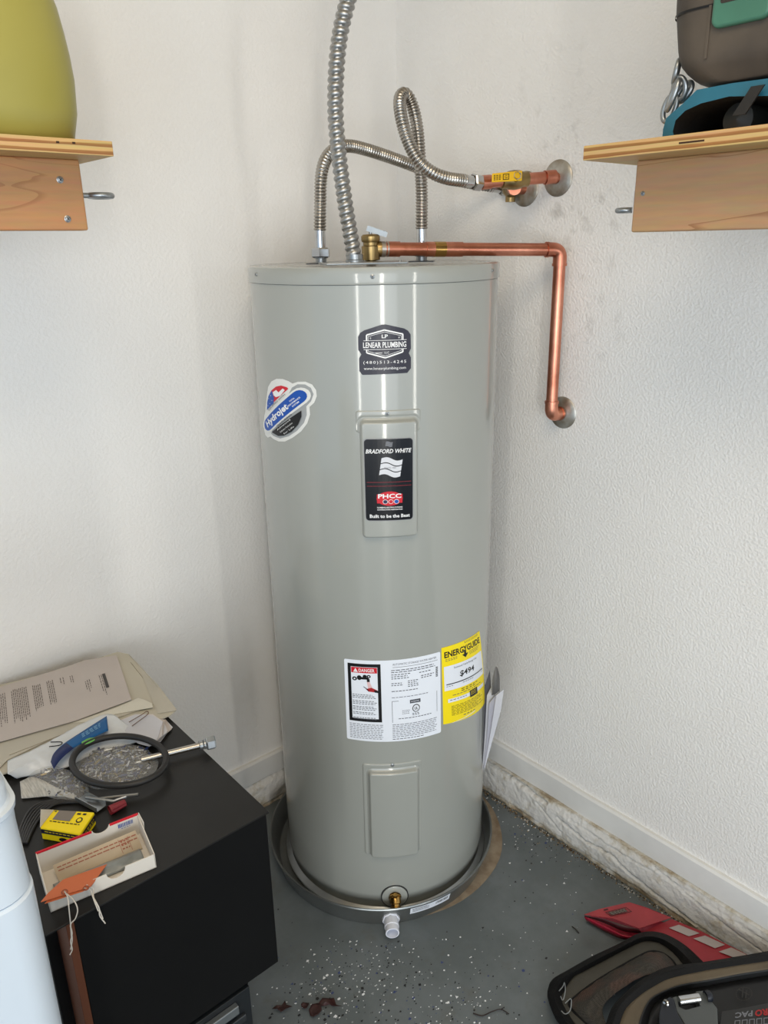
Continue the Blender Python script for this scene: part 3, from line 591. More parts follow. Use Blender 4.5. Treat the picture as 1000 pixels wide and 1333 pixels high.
a1_ = Vector((1, 0, 0))
A, dA = hose('looped_hose', nr, [V(549, 250, 1.84), V(546.5, 205, 1.84), V(543, 165, 1.845), V(536, 135, 1.85), V(527, 122.5, 1.84), V(520.5, 130, 1.82), V(523, 155, 1.80), V(532, 185, 1.79), V(545, 209, 1.78), V(562, 224, 1.785), V(582, 232, 1.80), V(606, 235.5, 1.83)], 'corrugated steel hose making a tall loop to the near yellow-handled valve', None)
B, dB = hose('arched_hose', nl, [V(417, 262, 1.80), V(418, 232, 1.80), V(423, 210, 1.81), V(434, 196, 1.83), V(452, 190, 1.86), V(478, 195, 1.90), V(520, 209, 1.96), V(560, 224, 2.0), V(600, 236, 2.03), V(642, 243, 2.05)], 'corrugated steel hose arching behind the conduit to the hidden lower valve', None)
def escutcheon(t, c, r=.040):
    g = MB(); g.lathe([(.011, .004), (.012, .010), (.018, .0085), (r*.7, .006), (r*.93, .004), (r, .0015), (r, 0)], c, (1,0,0), 48); return obj('wall_flange', g, mat('worn_chrome', (190,188,182), .4, .75, .2, 90, .2, 30, col2=(150,138,120)), t)
def valve(label, wallp, start, dirn, handle):
    t = thing('shutoff_valve', wallp, label, 'valve'); escutcheon(t, wallp)
    w1 = wallp + Vector((.045, 0, 0)); body = start.lerp(w1, .52); ax = (w1-start).normalized()
    g = MB(); g.tube([wallp+Vector((.002,0,0)), w1, body+ax*.012], .0130, 20); g.tube([w1-ax*.004, w1+ax*.022], .0152, 20); obj('copper_stub', g, m_copper, t)
    g = MB(); g.tube([start, body-ax*.01], .0130, 20); g.tube([start+ax*.006, start+ax*.028], .0152, 20); obj('copper_stub', g, m_copper, t)
    g = MB(); g.lathe([(.012,-.034),(.0165,-.032),(.0165,-.02),(.0195,-.014),(.021,0),(.0195,.014),(.0165,.02),(.0165,.032),(.012,.034)], body, ax, 24)
    out = (HD*-1 + Vector((0,0,.15))).normalized(); g.tube([body, body+out*.032], .009, 16); obj('valve_body', g, m_brass, t)
    if handle:
        hx = -ax; hz = Vector((0,0,1)); hp = body+out*.034
        g = MB(); w_ = .0105
        a_, b_ = hp - hx*.012, hp + hx*.062
        g.prism([a_-hz*w_, b_-hz*w_*.85, b_+hz*w_*.85, a_+hz*w_], out, .004); hd = obj('handle', g, m_hyel, t, bevel=.0015)
        g = MB(); nut(g, hp+out*.003, out, .009, .006); obj('handle_nut', g, m_chrome, hd, smooth=False)
        d = Decal(planemap([b_+hz*w_*.8+out*.0042, a_.lerp(b_, .25)+hz*w_*.8+out*.0042, a_.lerp(b_, .25)-hz*w_*.8+out*.0042, b_-hz*w_*.8+out*.0042], 40, 14))
        dk = ink('handle_print', (60,50,20)); d.frame(19, 2, 30, 12, 1.2, dk, 1); d.text('G', 24.5, 7, 5, dk, 1); d.micro(3, 3, 17, 4, 2.4, 1.2, dk, 1, .1)
        d.make('handle_print', hd)
    else:
        g = MB(); g.tube([body, body+Vector((.0,0,-.03))], .012, 16); obj('bonnet', g, m_brass, t)
    return t
v1 = valve('brass shut-off valve with yellow handle on a copper stub from the wall', e1, A, dA, True)
v2 = valve('brass valve with round wall flange, half hidden behind the yellow-handled valve', e2, B, dB, False)
# relief discharge pipe
dp = thing('discharge_pipe', e3, 'copper relief pipe running sideways from the brass valve then down to the wall', 'copper pipe')
s0 = tv+Vector((0,0,.03))+side*.022
el = Vector((.048, e3.y, 0)); top = V(727, 325, (CAM-el).dot(-HD)*-1 if False else (el-CAM).dot(HD)); top.x, top.y = .048, e3.y+.0
vb = Vector((.048, e3.y, e3.z))
hv = (s0-top).normalized()
def at(t): return s0.lerp(top, t)
g = MB(); g.tube([s0, top+hv*.02], .0142, 22); g.tube([at(.04), at(.10)], .0160, 22); obj('pipe', g, m_copper, dp)
g = MB(); g.tube([top-Vector((0,0,.02)), vb+Vector((0,0,.018))], .0140, 22); obj('pipe', g, m_copper, dp)
def elbow(c, d0, d1, r=.0160):
    g = MB(); pts = [c+d0*.034]; 
    for k in range(9):
        t = k/8; pts.append(((c+d0*.02)*(1-t)**2 + c*2*t*(1-t) + (c+d1*.02)*t*t))
    pts.append(c+d1*.034); g.tube(pts, r, 22); g.tube([c+d0*.030, c+d0*.036], r+.0012, 22); g.tube([c+d1*.030, c+d1*.036], r+.0012, 22); obj('elbow', g, m_copper, dp)
elbow(top, hv, Vector((0,0,-1))); elbow(vb, Vector((0,0,1)), Vector((-1,0,0)))
escutcheon(dp, e3, .04)
g = MB(); g.tube([at(.0), at(.022)], .0168, 22); g.tube([at(.03), at(.038)], .0168, 22); obj('adapter', g, m_solder, dp)
g = MB(); g.tube([at(.24), at(.44)], .0158, 22); obj('coupling', g, m_copper, dp)
g = MB(); g.tube([at(.285), at(.345)], .0163, 22); tag(obj('brass_band', g, m_brass2, dp), 'yellowish brass band on the coupling')

# folded papers stuck to the right side of the heater
doc = thing('document_pouch', V(628, 1000, 1.74), 'folded white papers hanging from the right side of the water heater', 'papers')
def sheet(name, pts, t, m, parent, n=None):
    p = [Vector(x) for x in pts]; c = sum(p, Vector())/len(p); nn = Vector(n) if n else (p[1]-p[0]).cross(p[2]-p[0]).normalized()
    g = MB(); g.prism(p, nn, t); return obj(name, g, m, parent, smooth=False)
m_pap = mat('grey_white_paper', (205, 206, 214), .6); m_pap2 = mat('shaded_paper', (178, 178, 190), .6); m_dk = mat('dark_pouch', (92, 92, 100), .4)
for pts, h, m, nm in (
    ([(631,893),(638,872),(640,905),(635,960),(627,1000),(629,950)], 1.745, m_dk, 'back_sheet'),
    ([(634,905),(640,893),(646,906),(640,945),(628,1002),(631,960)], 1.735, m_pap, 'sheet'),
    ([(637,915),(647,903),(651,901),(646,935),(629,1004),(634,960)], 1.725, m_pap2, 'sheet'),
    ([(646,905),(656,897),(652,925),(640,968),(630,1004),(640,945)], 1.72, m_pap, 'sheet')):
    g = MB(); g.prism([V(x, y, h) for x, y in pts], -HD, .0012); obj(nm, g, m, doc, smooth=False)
g = MB(); pth = [V(641, 900, 1.72), V(641.5, 885, 1.722), V(645.5, 868, 1.725), V(649, 874, 1.735), V(650.5, 888, 1.745), V(650, 900, 1.75)]; pth = spline(pth, .004)
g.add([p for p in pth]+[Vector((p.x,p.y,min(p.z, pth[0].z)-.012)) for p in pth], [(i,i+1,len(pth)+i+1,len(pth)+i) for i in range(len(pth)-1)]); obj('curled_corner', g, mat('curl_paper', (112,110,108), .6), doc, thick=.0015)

# =================================================================== SHELVES
FX = .524; 
R0 = H(760, 190, 0, FX); R1 = H(760, 209, 0, FX)
sr = thing('right_shelf', (FX, R0.y, R1.z), 'plywood shelf with maple apron on the right wall, holding the tool case', 'shelf')
ply_r = plymat('plywood_edge_right', 1); ply_l = plymat('plywood_edge_left', 0)
g = MB(); g.box((0.001, R0.y, R1.z), (FX, 2.6, R0.z)); obj('board', g, ply_r, sr, smooth=False, bevel=.001, origin=(0, R0.y, R1.z))
AX = FX-.075
q1 = H(829, 209, 0, AX); q2 = H(824, 302.5, 0, AX)
g = MB(); g.box((AX-.03, q1.y, q2.z), (AX, 2.6, R1.z)); ap = obj('apron', g, m_apr, sr, smooth=False, bevel=.003, origin=(AX, q1.y, q2.z)); 
screw(ap, H(837, 252, 0, AX), (1,0,0), .0028)
def hslot(px, py, px2, fr, ax):     # recessed gap in the plywood edge
    pass
g = MB(); a_ = H(801, 253, 0, AX-.015); b_ = H(822, 273.5, 0, AX-.015)
y0 = q1.y; ec = Vector((AX-.016, y0-.02, b_.z)); g.tube([ec+Vector((0,.04,0)), ec+Vector((0,.008,0))], .0045, 12)
g.tube([ec+Vector((.011*math.cos(a), .011*math.sin(a)-.004, 0)) for a in [2*math.pi*k/24 for k in range(24)]], .0042, 10, closed=True); obj('eye_bolt', g, m_galv, sr)
g = MB(); g.box((AX-.028, y0-.0015, q2.z+.005), (AX-.002, y0, q2.z+.06)); obj('paper_tag', g, mat('white_tag', (225,220,216), .6), sr, smooth=False)
FY = .53
L0 = H(146, 184, 1, FY); L1 = H(147, 203.5, 1, FY)
sl = thing('left_shelf', (L0.x, FY, L1.z), 'plywood shelf with maple apron on the left wall, holding the yellow jug', 'shelf')
g = MB(); g.box((L0.x, .001, L1.z), (2.3, FY, L0.z)); obj('board', g, ply_l, sl, smooth=False, bevel=.001, origin=(L0.x, 0, L1.z))
AY = FY-.07
q1 = H(104, 214, 1, AY); q2 = H(115, 300, 1, AY)
g = MB(); g.box((q1.x, AY-.03, q2.z), (2.3, AY, L1.z)); ap = obj('apron', g, m_apl, sl, smooth=False, bevel=.003, origin=(q1.x, AY, q2.z))
screw(ap, H(78, 234, 1, AY), (0,1,0), .0042); screw(ap, H(88, 285, 1, AY), (0,1,0), .0042)
ec = H(131, 255, 1, AY-.015); g = MB()
g.tube([Vector((q1.x+.02, AY-.015, ec.z)), ec+Vector((.018,0,0))], .0042, 12); g.tube([ec+Vector((.017*math.cos(a), .017*math.sin(a), 0)) for a in [2*math.pi*k/32 for k in range(32)]], .0048, 12, closed=True); obj('eye_bolt', g, m_galv, sl)
# small dark core gaps in the plywood edges
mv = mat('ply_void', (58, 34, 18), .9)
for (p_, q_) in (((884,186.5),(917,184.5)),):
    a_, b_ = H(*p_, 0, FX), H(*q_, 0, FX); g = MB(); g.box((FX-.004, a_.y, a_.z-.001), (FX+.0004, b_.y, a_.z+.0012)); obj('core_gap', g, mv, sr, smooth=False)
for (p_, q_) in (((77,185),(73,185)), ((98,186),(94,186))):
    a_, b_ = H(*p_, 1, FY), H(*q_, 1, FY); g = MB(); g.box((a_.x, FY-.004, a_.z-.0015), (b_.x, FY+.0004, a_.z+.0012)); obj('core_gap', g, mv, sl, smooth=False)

# yellow jug on the left shelf
m_jug = mat('translucent_yellow_plastic', (170, 162, 80), .38, 0, .1, 12, .06, 5, trans=0.12)
jz = L0.z+.0005; jr = H(102, 176, 1, FY-.14); cxj = jr.x + .177
jug = thing('yellow_jug', (cxj, FY-.15, jz), 'large translucent yellow plastic jug standing on the left shelf', 'jug')
prof = []
for py_ in (178, 160, 120, 90, 60, 30, 0, -40, -90):
    xx = {178: 100, 160: 102, 120: 98.5, 90: 93, 60: 86, 30: 78, 0: 67, -40: 45, -90: 5}[py_]; pt = H(xx, py_, 1, FY-.15); prof.append((cxj-.022-pt.x, pt.z))
prof[0] = (prof[0][0]-.003, jz); prof = [(0.0, jz)] + [(prof[0][0]-.01, jz)] + [(prof[0][0], jz+.004)] + prof[1:]
prof += [(.03, prof[-1][1]+.04), (.028, prof[-1][1]+.07), (0, prof[-1][1]+.072)]
def sq(a, n=3.4): return 1/((abs(math.cos(a))**n+abs(math.sin(a))**n)**(1/n))
g = MB(); seg = 64; ks = (1.0, .62)
vs = []; 
for r, z in prof:
    for k in range(seg): a = 2*math.pi*k/seg; vs.append((cxj+r*math.cos(a)*sq(a), FY-.15+min(r, 1)*.82*math.sin(a)*sq(a), z))
g.add(vs, [(i*seg+k, i*seg+(k+1) % seg, (i+1)*seg+(k+1) % seg, (i+1)*seg+k) for i in range(len(prof)-1) for k in range(seg)]); jb = obj('jug_body', g, m_jug, jug, ang=80)
g = MB(); g.lathe([(.036, 0), (.038, .004), (.036, .03), (0, .031)], (cxj, FY-.15, prof[-1][1]-.02), (0,0,1), 32); obj('jug_cap', g, mat('jug_cap', (220,200,40), .4), jug)

# teal bag, tool case, chain on the right shelf
SZ = R0.z + .0005
tb0 = H(862, 172, 0, FX-.10)
teal = thing('teal_bag', (.33, tb0.y+.25, SZ), 'flattened teal nylon bag with black mouth, under the brown tool case', 'bag')
m_teal = mat('teal_nylon', (32, 104, 128), .5, 0, .5, 14, .1, 9); m_blk = mat('black_nylon', (20, 20, 22), .6, 0, .4, 60, .1, 30)
y0 = tb0.y; ztp = H(905, 116, 0, FX-.10).z
g = MB(); nv = 36; seg = 48
def ring_teal(t):     # cross-sections (y, z) oval flattened, along X
    pass
X0, X1 = .20, FX-.10
out = [(0, 0), (-.0, .02), (.004, .034), (.03, .05), (.05, .064), (.10, .066), (.16, .064), (.30, .068), (.46, .062), (.52, .04), (.53, 0)]
sc = (ztp-SZ)/.066
def tealp(s_, x, k): return Vector((x, y0+s_[0]+.004*noise.noise((s_[0]*20, x*20, 1)), SZ+max(0, s_[1]*sc*k+.002*noise.noise((s_[0]*30, x*30, 4)))))
inn = [(.028, .002), (.021, .016), (.024, .03), (.038, .040), (.06, .046), (.10, .050), (.16, .043), (.30, .040), (.45, .040), (.50, .03), (.51, .002)]
k = len(out); xs = [X0, X0+.02]+[X0+.02+(X1-X0-.02)*i/8 for i in range(1, 9)]
vs = [tealp(s_, x, .7 if i == 0 else 1) for i, x in enumerate(xs) for s_ in out]
g.add(vs, [(i*k+j, i*k+j+1, (i+1)*k+j+1, (i+1)*k+j) for i in range(len(xs)-1) for j in range(k-1)] + [tuple(range(k))])
vo = [tealp(s_, X1, 1) for s_ in out]; vi = [tealp(s_, X1+.004, 1) for s_ in inn]; g.add(vo+vi, [(j, j+1, k+j+1, k+j) for j in range(k-1)])
obj('bag_shell', g, m_teal, teal, ang=70)
g = MB(); vi2 = [tealp(s_, X0+.03, .9) for s_ in inn]; g.add(vi+vi2, [(j, j+1, k+j+1, k+j) for j in range(k-1)]+[tuple(range(k, 2*k))]); obj('lining', g, m_blk, teal, ang=70)
g = MB(); 
for i, (yy, rr) in enumerate(((.10, .022), (.2, .026), (.33, .024))):
    g = MB(); g.lathe([(0, 0), (rr, .004), (rr, .1), (0, .105)], (X1-.13, y0+yy, SZ+rr+.004), (1,0,.0), 20); obj('canister', g, mat('dark_contents', (34, 36, 36), .4), teal)
g = MB(); a_ = H(985, 112, 0, X1+.01); b_ = H(962, 150, 0, X1+.02); g.prism([a_+Vector((0,-.006,0)), a_+Vector((0,.012,0)), b_+Vector((0,.01,0)), b_+Vector((0,-.008,0))], (1,0,0), .003); obj('strap', g, m_blk, teal)
# tool case
zc0 = ztp + .003
cy0 = H(876, 40, 0, FX-.08).y - .021
case = thing('tool_case', (.3, cy0+.25, zc0), 'dusty dark brown moulded tool case with green latch on the right shelf', 'tool case')
m_case = mat('dusty_brown_plastic', (84, 75, 65), .6, 0, .3, 50, .12, 9, col2=(64, 57, 50))
xf = FX-.085; xb = .12
def case_sec(z):    # left end recedes near the bottom; outline in (y)
    t = (z-zc0); k = 0
    if t < .05: k = .05*(1-math.sqrt(max(0, 1-((.05-t)/.05)**2)))
    return k + max(0, .11-t)*.18
g = MB(); zs = [0, .002, .006, .012, .02, .03, .04, .05, .065, .08, .10, .13, .2, .28, .34, .36]; seg = 56; vs = []
for t in zs:
    z = zc0+t; k = case_sec(z); ya, yb = cy0+k, cy0+.5-k; kx = max(0, .03-t)*.5 + (.01 if t > .35 else 0); pts = rrect(xb+kx, ya, xf-kx, yb, .045 if t > .01 else .04, 13)
    vs += [(x, y, z) for x, y in pts]
seg = len(pts); g.add(vs, [(i*seg+j, i*seg+(j+1) % seg, (i+1)*seg+(j+1) % seg, (i+1)*seg+j) for i in range(len(zs)-1) for j in range(seg)]+[tuple(range(seg))[::-1], tuple(range((len(zs)-1)*seg, len(zs)*seg))])
cb = obj('case_shell', g, m_case, case, ang=50)
sz1 = H(880, 18, 0, xf).z
g = MB(); pts = rrect(xb, cy0+.0012, xf+.0012, cy0+.4985, .045, 13); z = sz1
n = len(pts); g.add([(x, y, z-.0015) for x, y in pts]+[(x, y, z+.0015) for x, y in pts], [(j, (j+1) % n, n+(j+1) % n, n+j) for j in range(n)]); obj('seam', g, m_black, case)
g = MB(); a_ = H(928, 40, 0, xf); zt_ = H(928, -14, 0, xf).z; yb_ = H(1000, 30, 0, xf).y
pts = rrect(a_.y, a_.z, yb_+.004, zt_, .012, 8); g.prism([(xf-.002, y, z) for y, z in pts], (1,0,0), .011); lt = obj('latch', g, mat('green_plastic', (66, 118, 98), .4, 0, .1, 30, .08, 10), case, bevel=.004)
g = MB(); b_ = H(938, 5, 0, xf+.009); pts = rrect(b_.y, b_.z, yb_-.005, b_.z+.022, .003, 4); g.prism([(xf+.006, y, z) for y, z in pts], (1,0,0), .0035); obj('latch_recess', g, mat('latch_dark', (46, 40, 34), .6), lt)
g = MB(); 
for yy in (a_.y-.006, yb_+.008):
    g = MB(); g.prism([(xf-.002, yy-.002, zc0+.03), (xf-.002, yy+.002, zc0+.03), (xf-.002, yy+.002, sz1), (xf-.002, yy-.002, sz1)], (1,0,0), .004)
    obj('rib', g, m_case, case)
# chain
ch = thing('steel_chain', H(880, 130, 0, .40), 'grey steel chain hanging out behind the teal bag', 'chain')
def chlink(c, ax, side_, L_=.0145, W_=.0095, r=.0040):
    ax = Vector(ax).normalized(); side_ = Vector(side_).normalized(); g = MB()
    g.tube([c+ax*(L_*math.cos(a)*(1 if abs(math.cos(a)) < .7 else 1))+side_*(W_*math.sin(a)) for a in [2*math.pi*k/28 for k in range(28)]], r, 10, closed=True); obj('link', g, m_galv, ch)
hh = .40
chlink(H(881, 93, 0, hh), (0,.2,1), (1,.5,0)); chlink(H(885, 115, 0, hh), (0.2,-.1,1), (0,1,.2)); chlink(H(876, 124, 0, hh+.01), (0,.35,1), (.8,.8,0), .02); chlink(H(891, 120, 0, hh-.01), (0,.7,.7), (.3,.7,-.7)); chlink(H(872, 141, 0, hh), (0,.3,1), (0,1,-.3), .018)

# =================================================================== BLACK CABINET AND WHAT LIES ON IT
T = lambda x, y, z: H(x, y, 2, z)
CZ = .70; cx0, cx1, cy1 = 1.014, 1.36, .768
m_lam = mat('black_laminate', (30, 29, 28), .42, 0, .12, 30, .15, 12, spec=.35); m_lam2 = mat('black_front', (11, 11, 12), .5, spec=.2); m_brn = mat('brown_wood_side', (104, 56, 30), .5, 0, .1, 30, .15, 8, stretch=(1, 1, .1))
cab = thing('black_cabinet', (1.19, .40, 0), 'black cabinet with brown wooden side, papers and boxes piled on its top', 'cabinet')
g = MB(); g.box((cx0+.004, .03, .345), (cx1, cy1-.004, CZ-.003)); obj('body', g, m_lam2, cab, smooth=False, bevel=.0015)
g = MB(); g.box((cx0, .025, CZ-.004), (cx1+.045, cy1-.001, CZ)); obj('cabinet_top', g, m_lam, cab, smooth=False, bevel=.001)
g = MB(); g.box((cx1, .03, .0), (cx1+.03, cy1-.07, CZ-.004)); obj('side_case', g, m_lam2, cab, smooth=False, bevel=.001)
g = MB(); g.box((cx1, cy1-.075, .0), (cx1+.012, cy1-.004, CZ-.0045)); tag(obj('side_panel', g, m_brn, cab, smooth=False, bevel=.001), 'brown wooden side panel')
g = MB(); g.box((1.078, .04, 0), (cx1, cy1-.02, .345)); obj('base_unit', g, m_lam2, cab, smooth=False, bevel=.001)
g = MB(); g.box((1.084, cy1-.02, .03), (cx1-.004, cy1-.004, .335)); dr = obj('drawer', g, mat('dark_drawer', (22, 26, 30), .45), cab, smooth=False, bevel=.001)
g = MB(); g.box((1.115, cy1-.004, .302), (cx1-.02, cy1+.008, .322)); tag(obj('handle', g, mat('brushed_aluminium', (150, 156, 160), .35, .8), dr, smooth=False, bevel=.002), 'grey metal strip handle')
g = MB(); g.box((1.100, cy1-.004, .268), (cx1-.02, cy1+.004, .284)); tag(obj('handle', g, mat('dark_aluminium', (80, 84, 88), .35, .8), dr, smooth=False, bevel=.002), 'lower dark metal strip')

m_man = mat('manila_paper', (190, 184, 168), .6, 0, .05, 20, .03, 6); m_let = mat('old_letter_paper', (192, 183, 178), .6, 0, .05, 20, .04, 6); m_print = ink('letter_print', (72, 64, 62)); m_man2 = mat('cream_envelope', (188, 183, 170), .6)
def paper(name, px, z, t, m, parent=None, z2=None, tagd=None, sub=0):
    zz = z if isinstance(z, (list, tuple)) else [z]*len(px)
    g = MB(); p = [T(x, y, q) for (x, y), q in zip(px, zz)]; k = len(p); up = Vector((0,0,t)); g.add(p+[a+up for a in p], [list(range(k))[::-1], list(range(k, 2*k))]+[(i,(i+1) % k, k+(i+1) % k, k+i) for i in range(k)])
    return obj(name, g, m, parent, smooth=False)
env = thing('manila_envelope', T(200, 900, CZ), 'large manila envelope under the printed letter at the back of the black cabinet', 'envelope')
paper('envelope_body', [(-60,912), (0,893), (85,872), (153,850), (168,853), (205,892), (230,925), (222,932), (150,960), (0,1010), (-60,1030)], [CZ+.012]*2+[CZ+.014]*3+[CZ+.01]*6, .003, m_man, env)
g = MB(); a_ = [T(170, 862, CZ+.0175), T(200, 900, CZ+.0135), T(212, 924, CZ+.0135)]
for p_, q_ in zip(a_, a_[1:]): g.tube([p_, q_], .0006, 5)
obj('fold_line', g, mat('envelope_crease', (150, 142, 124), .7), env)
o = paper('envelope_flap', [(168,853), (178,862), (230,925), (205,929), (205,892)], [CZ+.0178, CZ+.017, CZ+.014, CZ+.014, CZ+.0155], .0012, m_man2, env)
sup = tag(paper('paper_stack', [(-60,925), (0,905), (140,862), (160,900), (150,935), (0,985), (-60,1000)], CZ, .009, mat('stack_paper', (206, 202, 192), .7)), 'stack of papers lying under the manila envelope on the black cabinet', 'papers')
let = thing('printed_letter', T(80, 910, CZ+.018), 'printed letter with dark heading bar on top of the papers', 'letter')
zl = CZ+.019
paper('letter_sheet', [(-60,915), (0,895), (88,868), (110,860), (152,853.5), (171,911), (100,938), (0,966), (-60,984)], zl, .0012, m_let, let)
q = [T(-60, 915, zl+.0013), T(151, 854, zl+.0013), T(171, 911, zl+.0013), T(-60, 982, zl+.0013)]
d = Decal(planemap(q, 230, 70))
def vtext(u0, n, du, v0, v1, rag=.25): 
    for i in range(n):
        v = v0 + random.random()*2; e = v1 - random.random()*rag*(v1-v0)
        while v < e:
            L_ = random.uniform(1.5, 4.5); d.rect(u0+i*du, v, u0+i*du+.9, min(v+L_, e), m_print, 0); v += L_+.9
vtext(40, 5, 2.6, 8, 60, .1); vtext(58, 4, 2.6, 6, 58); vtext(75, 9, 2.5, 6, 56, .15); vtext(104, 5, 2.5, 8, 54); vtext(124, 4, 2.6, 8, 52, .3); vtext(143, 2, 4, 8, 22, .5); vtext(157, 2, 3, 10, 24, .3); vtext(176, 3, 3, 24, 46, .4); vtext(197, 2, 3, 22, 56, .4)
d.rect(202, 22, 206.5, 44, ink('letter_bar', (66,62,60)), 1)
tag(d.make('letter_print', let), kind='stuff')
e2_ = thing('cream_envelope', T(150, 930, CZ+.02), 'long cream envelope with torn flap lying in front of the printed letter', 'envelope')
paper('envelope_body', [(-60,990), (0,968), (95,940), (180,909), (194,912), (199,918), (120,947), (62,965), (10,990), (0,1000), (-60,1020)], CZ+.0145, .0018, m_man2, e2_)
paper('torn_flap', [(95,941), (150,922), (180,909), (187,911), (198,916), (199,921), (150,930), (120,940)], [CZ+.0165]*3+[CZ+.018]*3+[CZ+.0165]*2, .001, mat('torn_cream', (214, 210, 196), .6), e2_)
g = MB(); g.tube([T(-20, 1006, CZ+.0168), T(0, 967+20, CZ+.0168)], .0005, 5); g.tube([T(12, 983, CZ+.0168), T(97, 950, CZ+.0168), T(150, 934, CZ+.0168)], .0005, 5); obj('fold_line', g, MATS['envelope_crease'], e2_)
# crumpled receipts behind the ring
rc = thing('crumpled_receipts', T(200, 950, CZ), 'ragged pile of thin white receipts behind the black ring', 'papers')
for i in range(7):
    o_ = i*.9; pts = [(158-i*1.5, 930+i*2), (176, 925+i), (202-i*.6, 922+i*1.6), (213+math.sin(i*2)*2, 934+i), (225-i*3.2+2*(i % 2), 947+i*2.2), (217-i*2.6, 955+i*2.0), (209-i*2.4, 966+i), (180, 962+i), (160, 950+i)]
    paper('receipt', pts, [CZ+.002+i*.0022, CZ+.004+i*.0022, CZ+.003+i*.0022, CZ+.002+i*.0022, CZ+.0015+i*.0022, CZ+.003+i*.0022, CZ+.001+i*.0022, CZ+.002+i*.0022, CZ+.004+i*.0022], .0006, [m_pap, m_let, mat('receipt', (214, 210, 212), .6)][i % 3], rc)
g = MB(); g.tube(spline([T(168, 940, CZ+.021), T(185, 930, CZ+.022), T(191, 926, CZ+.022), T(192, 930, CZ+.0215), T(172, 945, CZ+.021)], .003), .0009, 6); obj('curled_edge', g, mat('brown_edge', (110, 82, 66), .6), rc)
# plastic packaging bag with blue print
def loft(name, rows, zs, m, parent, n=40, thick=0, sub=1, wob=0, wsc=40):
    R_ = []
    for row, z in zip(rows, zs):
        pts = [Vector((x, y, (z[i] if isinstance(z, (list, tuple)) else z)*1000)) for i, (x, y) in enumerate(row)]
        s_ = spline(pts, 2.0); L_ = len(s_)-1; R_.append([s_[0].lerp(s_[0], 0)]+[s_[min(L_, int(L_*i/n))] for i in range(1, n)]+[s_[-1]])
    allr = []
    for a, b in zip(R_, R_[1:]):
        for t in range(sub): allr.append([p.lerp(q_, t/sub) for p, q_ in zip(a, b)])
    allr.append(R_[-1]); g = MB(); k = n+1; vs = []
    for r in allr:
        for p in r:
            P_ = T(p.x, p.y, p.z/1000)
            if wob: P_ += Vector((0, 0, abs(wob*noise.noise(P_*wsc))+abs(wob*.6*noise.noise(P_*wsc*2.7))))
            vs.append(P_)
    g.add(vs, [(i*k+j, i*k+j+1, (i+1)*k+j+1, (i+1)*k+j) for i in range(len(allr)-1) for j in range(n)])
    return obj(name, g, m, parent, ang=60, thick=thick)
pk = thing('blue_printed_package', T(90, 980, CZ), 'white plastic package with blue print lying in front of the envelopes', 'package')
m_pk = mat('white_plastic_film', (214, 218, 222), .35, 0, .3, 60, .04, 20)
loft('package_body', [[(10,991), (40,978), (75,960), (110,941), (143,930), (160,940), (182,957)], [(10,1008), (45,990), (80,974), (112,958), (145,947), (165,955), (182,962)], [(22,1014), (50,1008), (85,1000), (115,985), (145,975), (165,970), (178,968)]],
     [[CZ+.019,CZ+.020,CZ+.024,CZ+.027,CZ+.026,CZ+.018,CZ+.010], [CZ+.020,CZ+.022,CZ+.022,CZ+.022,CZ+.022,CZ+.016,CZ+.008], [CZ+.003]*7], m_pk, pk, 50, .0008, 8, .003, 60)
loft('blue_label', [[(66,992), (70,981), (82,969), (103,955), (139,932)], [(70,1000), (82,985), (94,975), (112,965), (141,951)]], [[CZ+.0290,CZ+.031,CZ+.032,CZ+.033,CZ+.032], [CZ+.0290,CZ+.030,CZ+.031,CZ+.0315,CZ+.0305]], ink('print_blue', (20, 88, 146)), pk, 24, .0005, 4, .0005)
loft('green_leaf_print', [[(106,966), (115,961), (124,960)], [(107,970), (115,968), (123,964)]], [CZ+.0345, CZ+.0335], ink('print_green', (110, 180, 90)), pk, 12, .0004, 2)
loft('navy_band', [[(66,992), (69,983), (76,975), (86,967)], [(70,1001), (78,990), (86,982), (96,974)]], [[CZ+.0300,CZ+.0315,CZ+.0325,CZ+.033], [CZ+.0300,CZ+.0305,CZ+.0315,CZ+.032]], ink('print_navy', (26, 40, 90)), pk, 12, .0004, 2)
d = Decal(planemap([T(104,956,CZ+.0345), T(136,937,CZ+.034), T(137,944,CZ+.0335), T(106,962,CZ+.034)], 40, 12))
d.micro(2, 2, 38, 3, 3.4, 1.6, ink('pale_blue_print', (120, 170, 205)), 1, .2); d.make('label_print', pk)
g = MB(); g.tube(spline([T(64,972,CZ+.030), T(78,970,CZ+.030), T(80,966,CZ+.030), T(66,966,CZ+.030)], .002), .0011, 6); obj('wire_clip', g, m_black, pk)
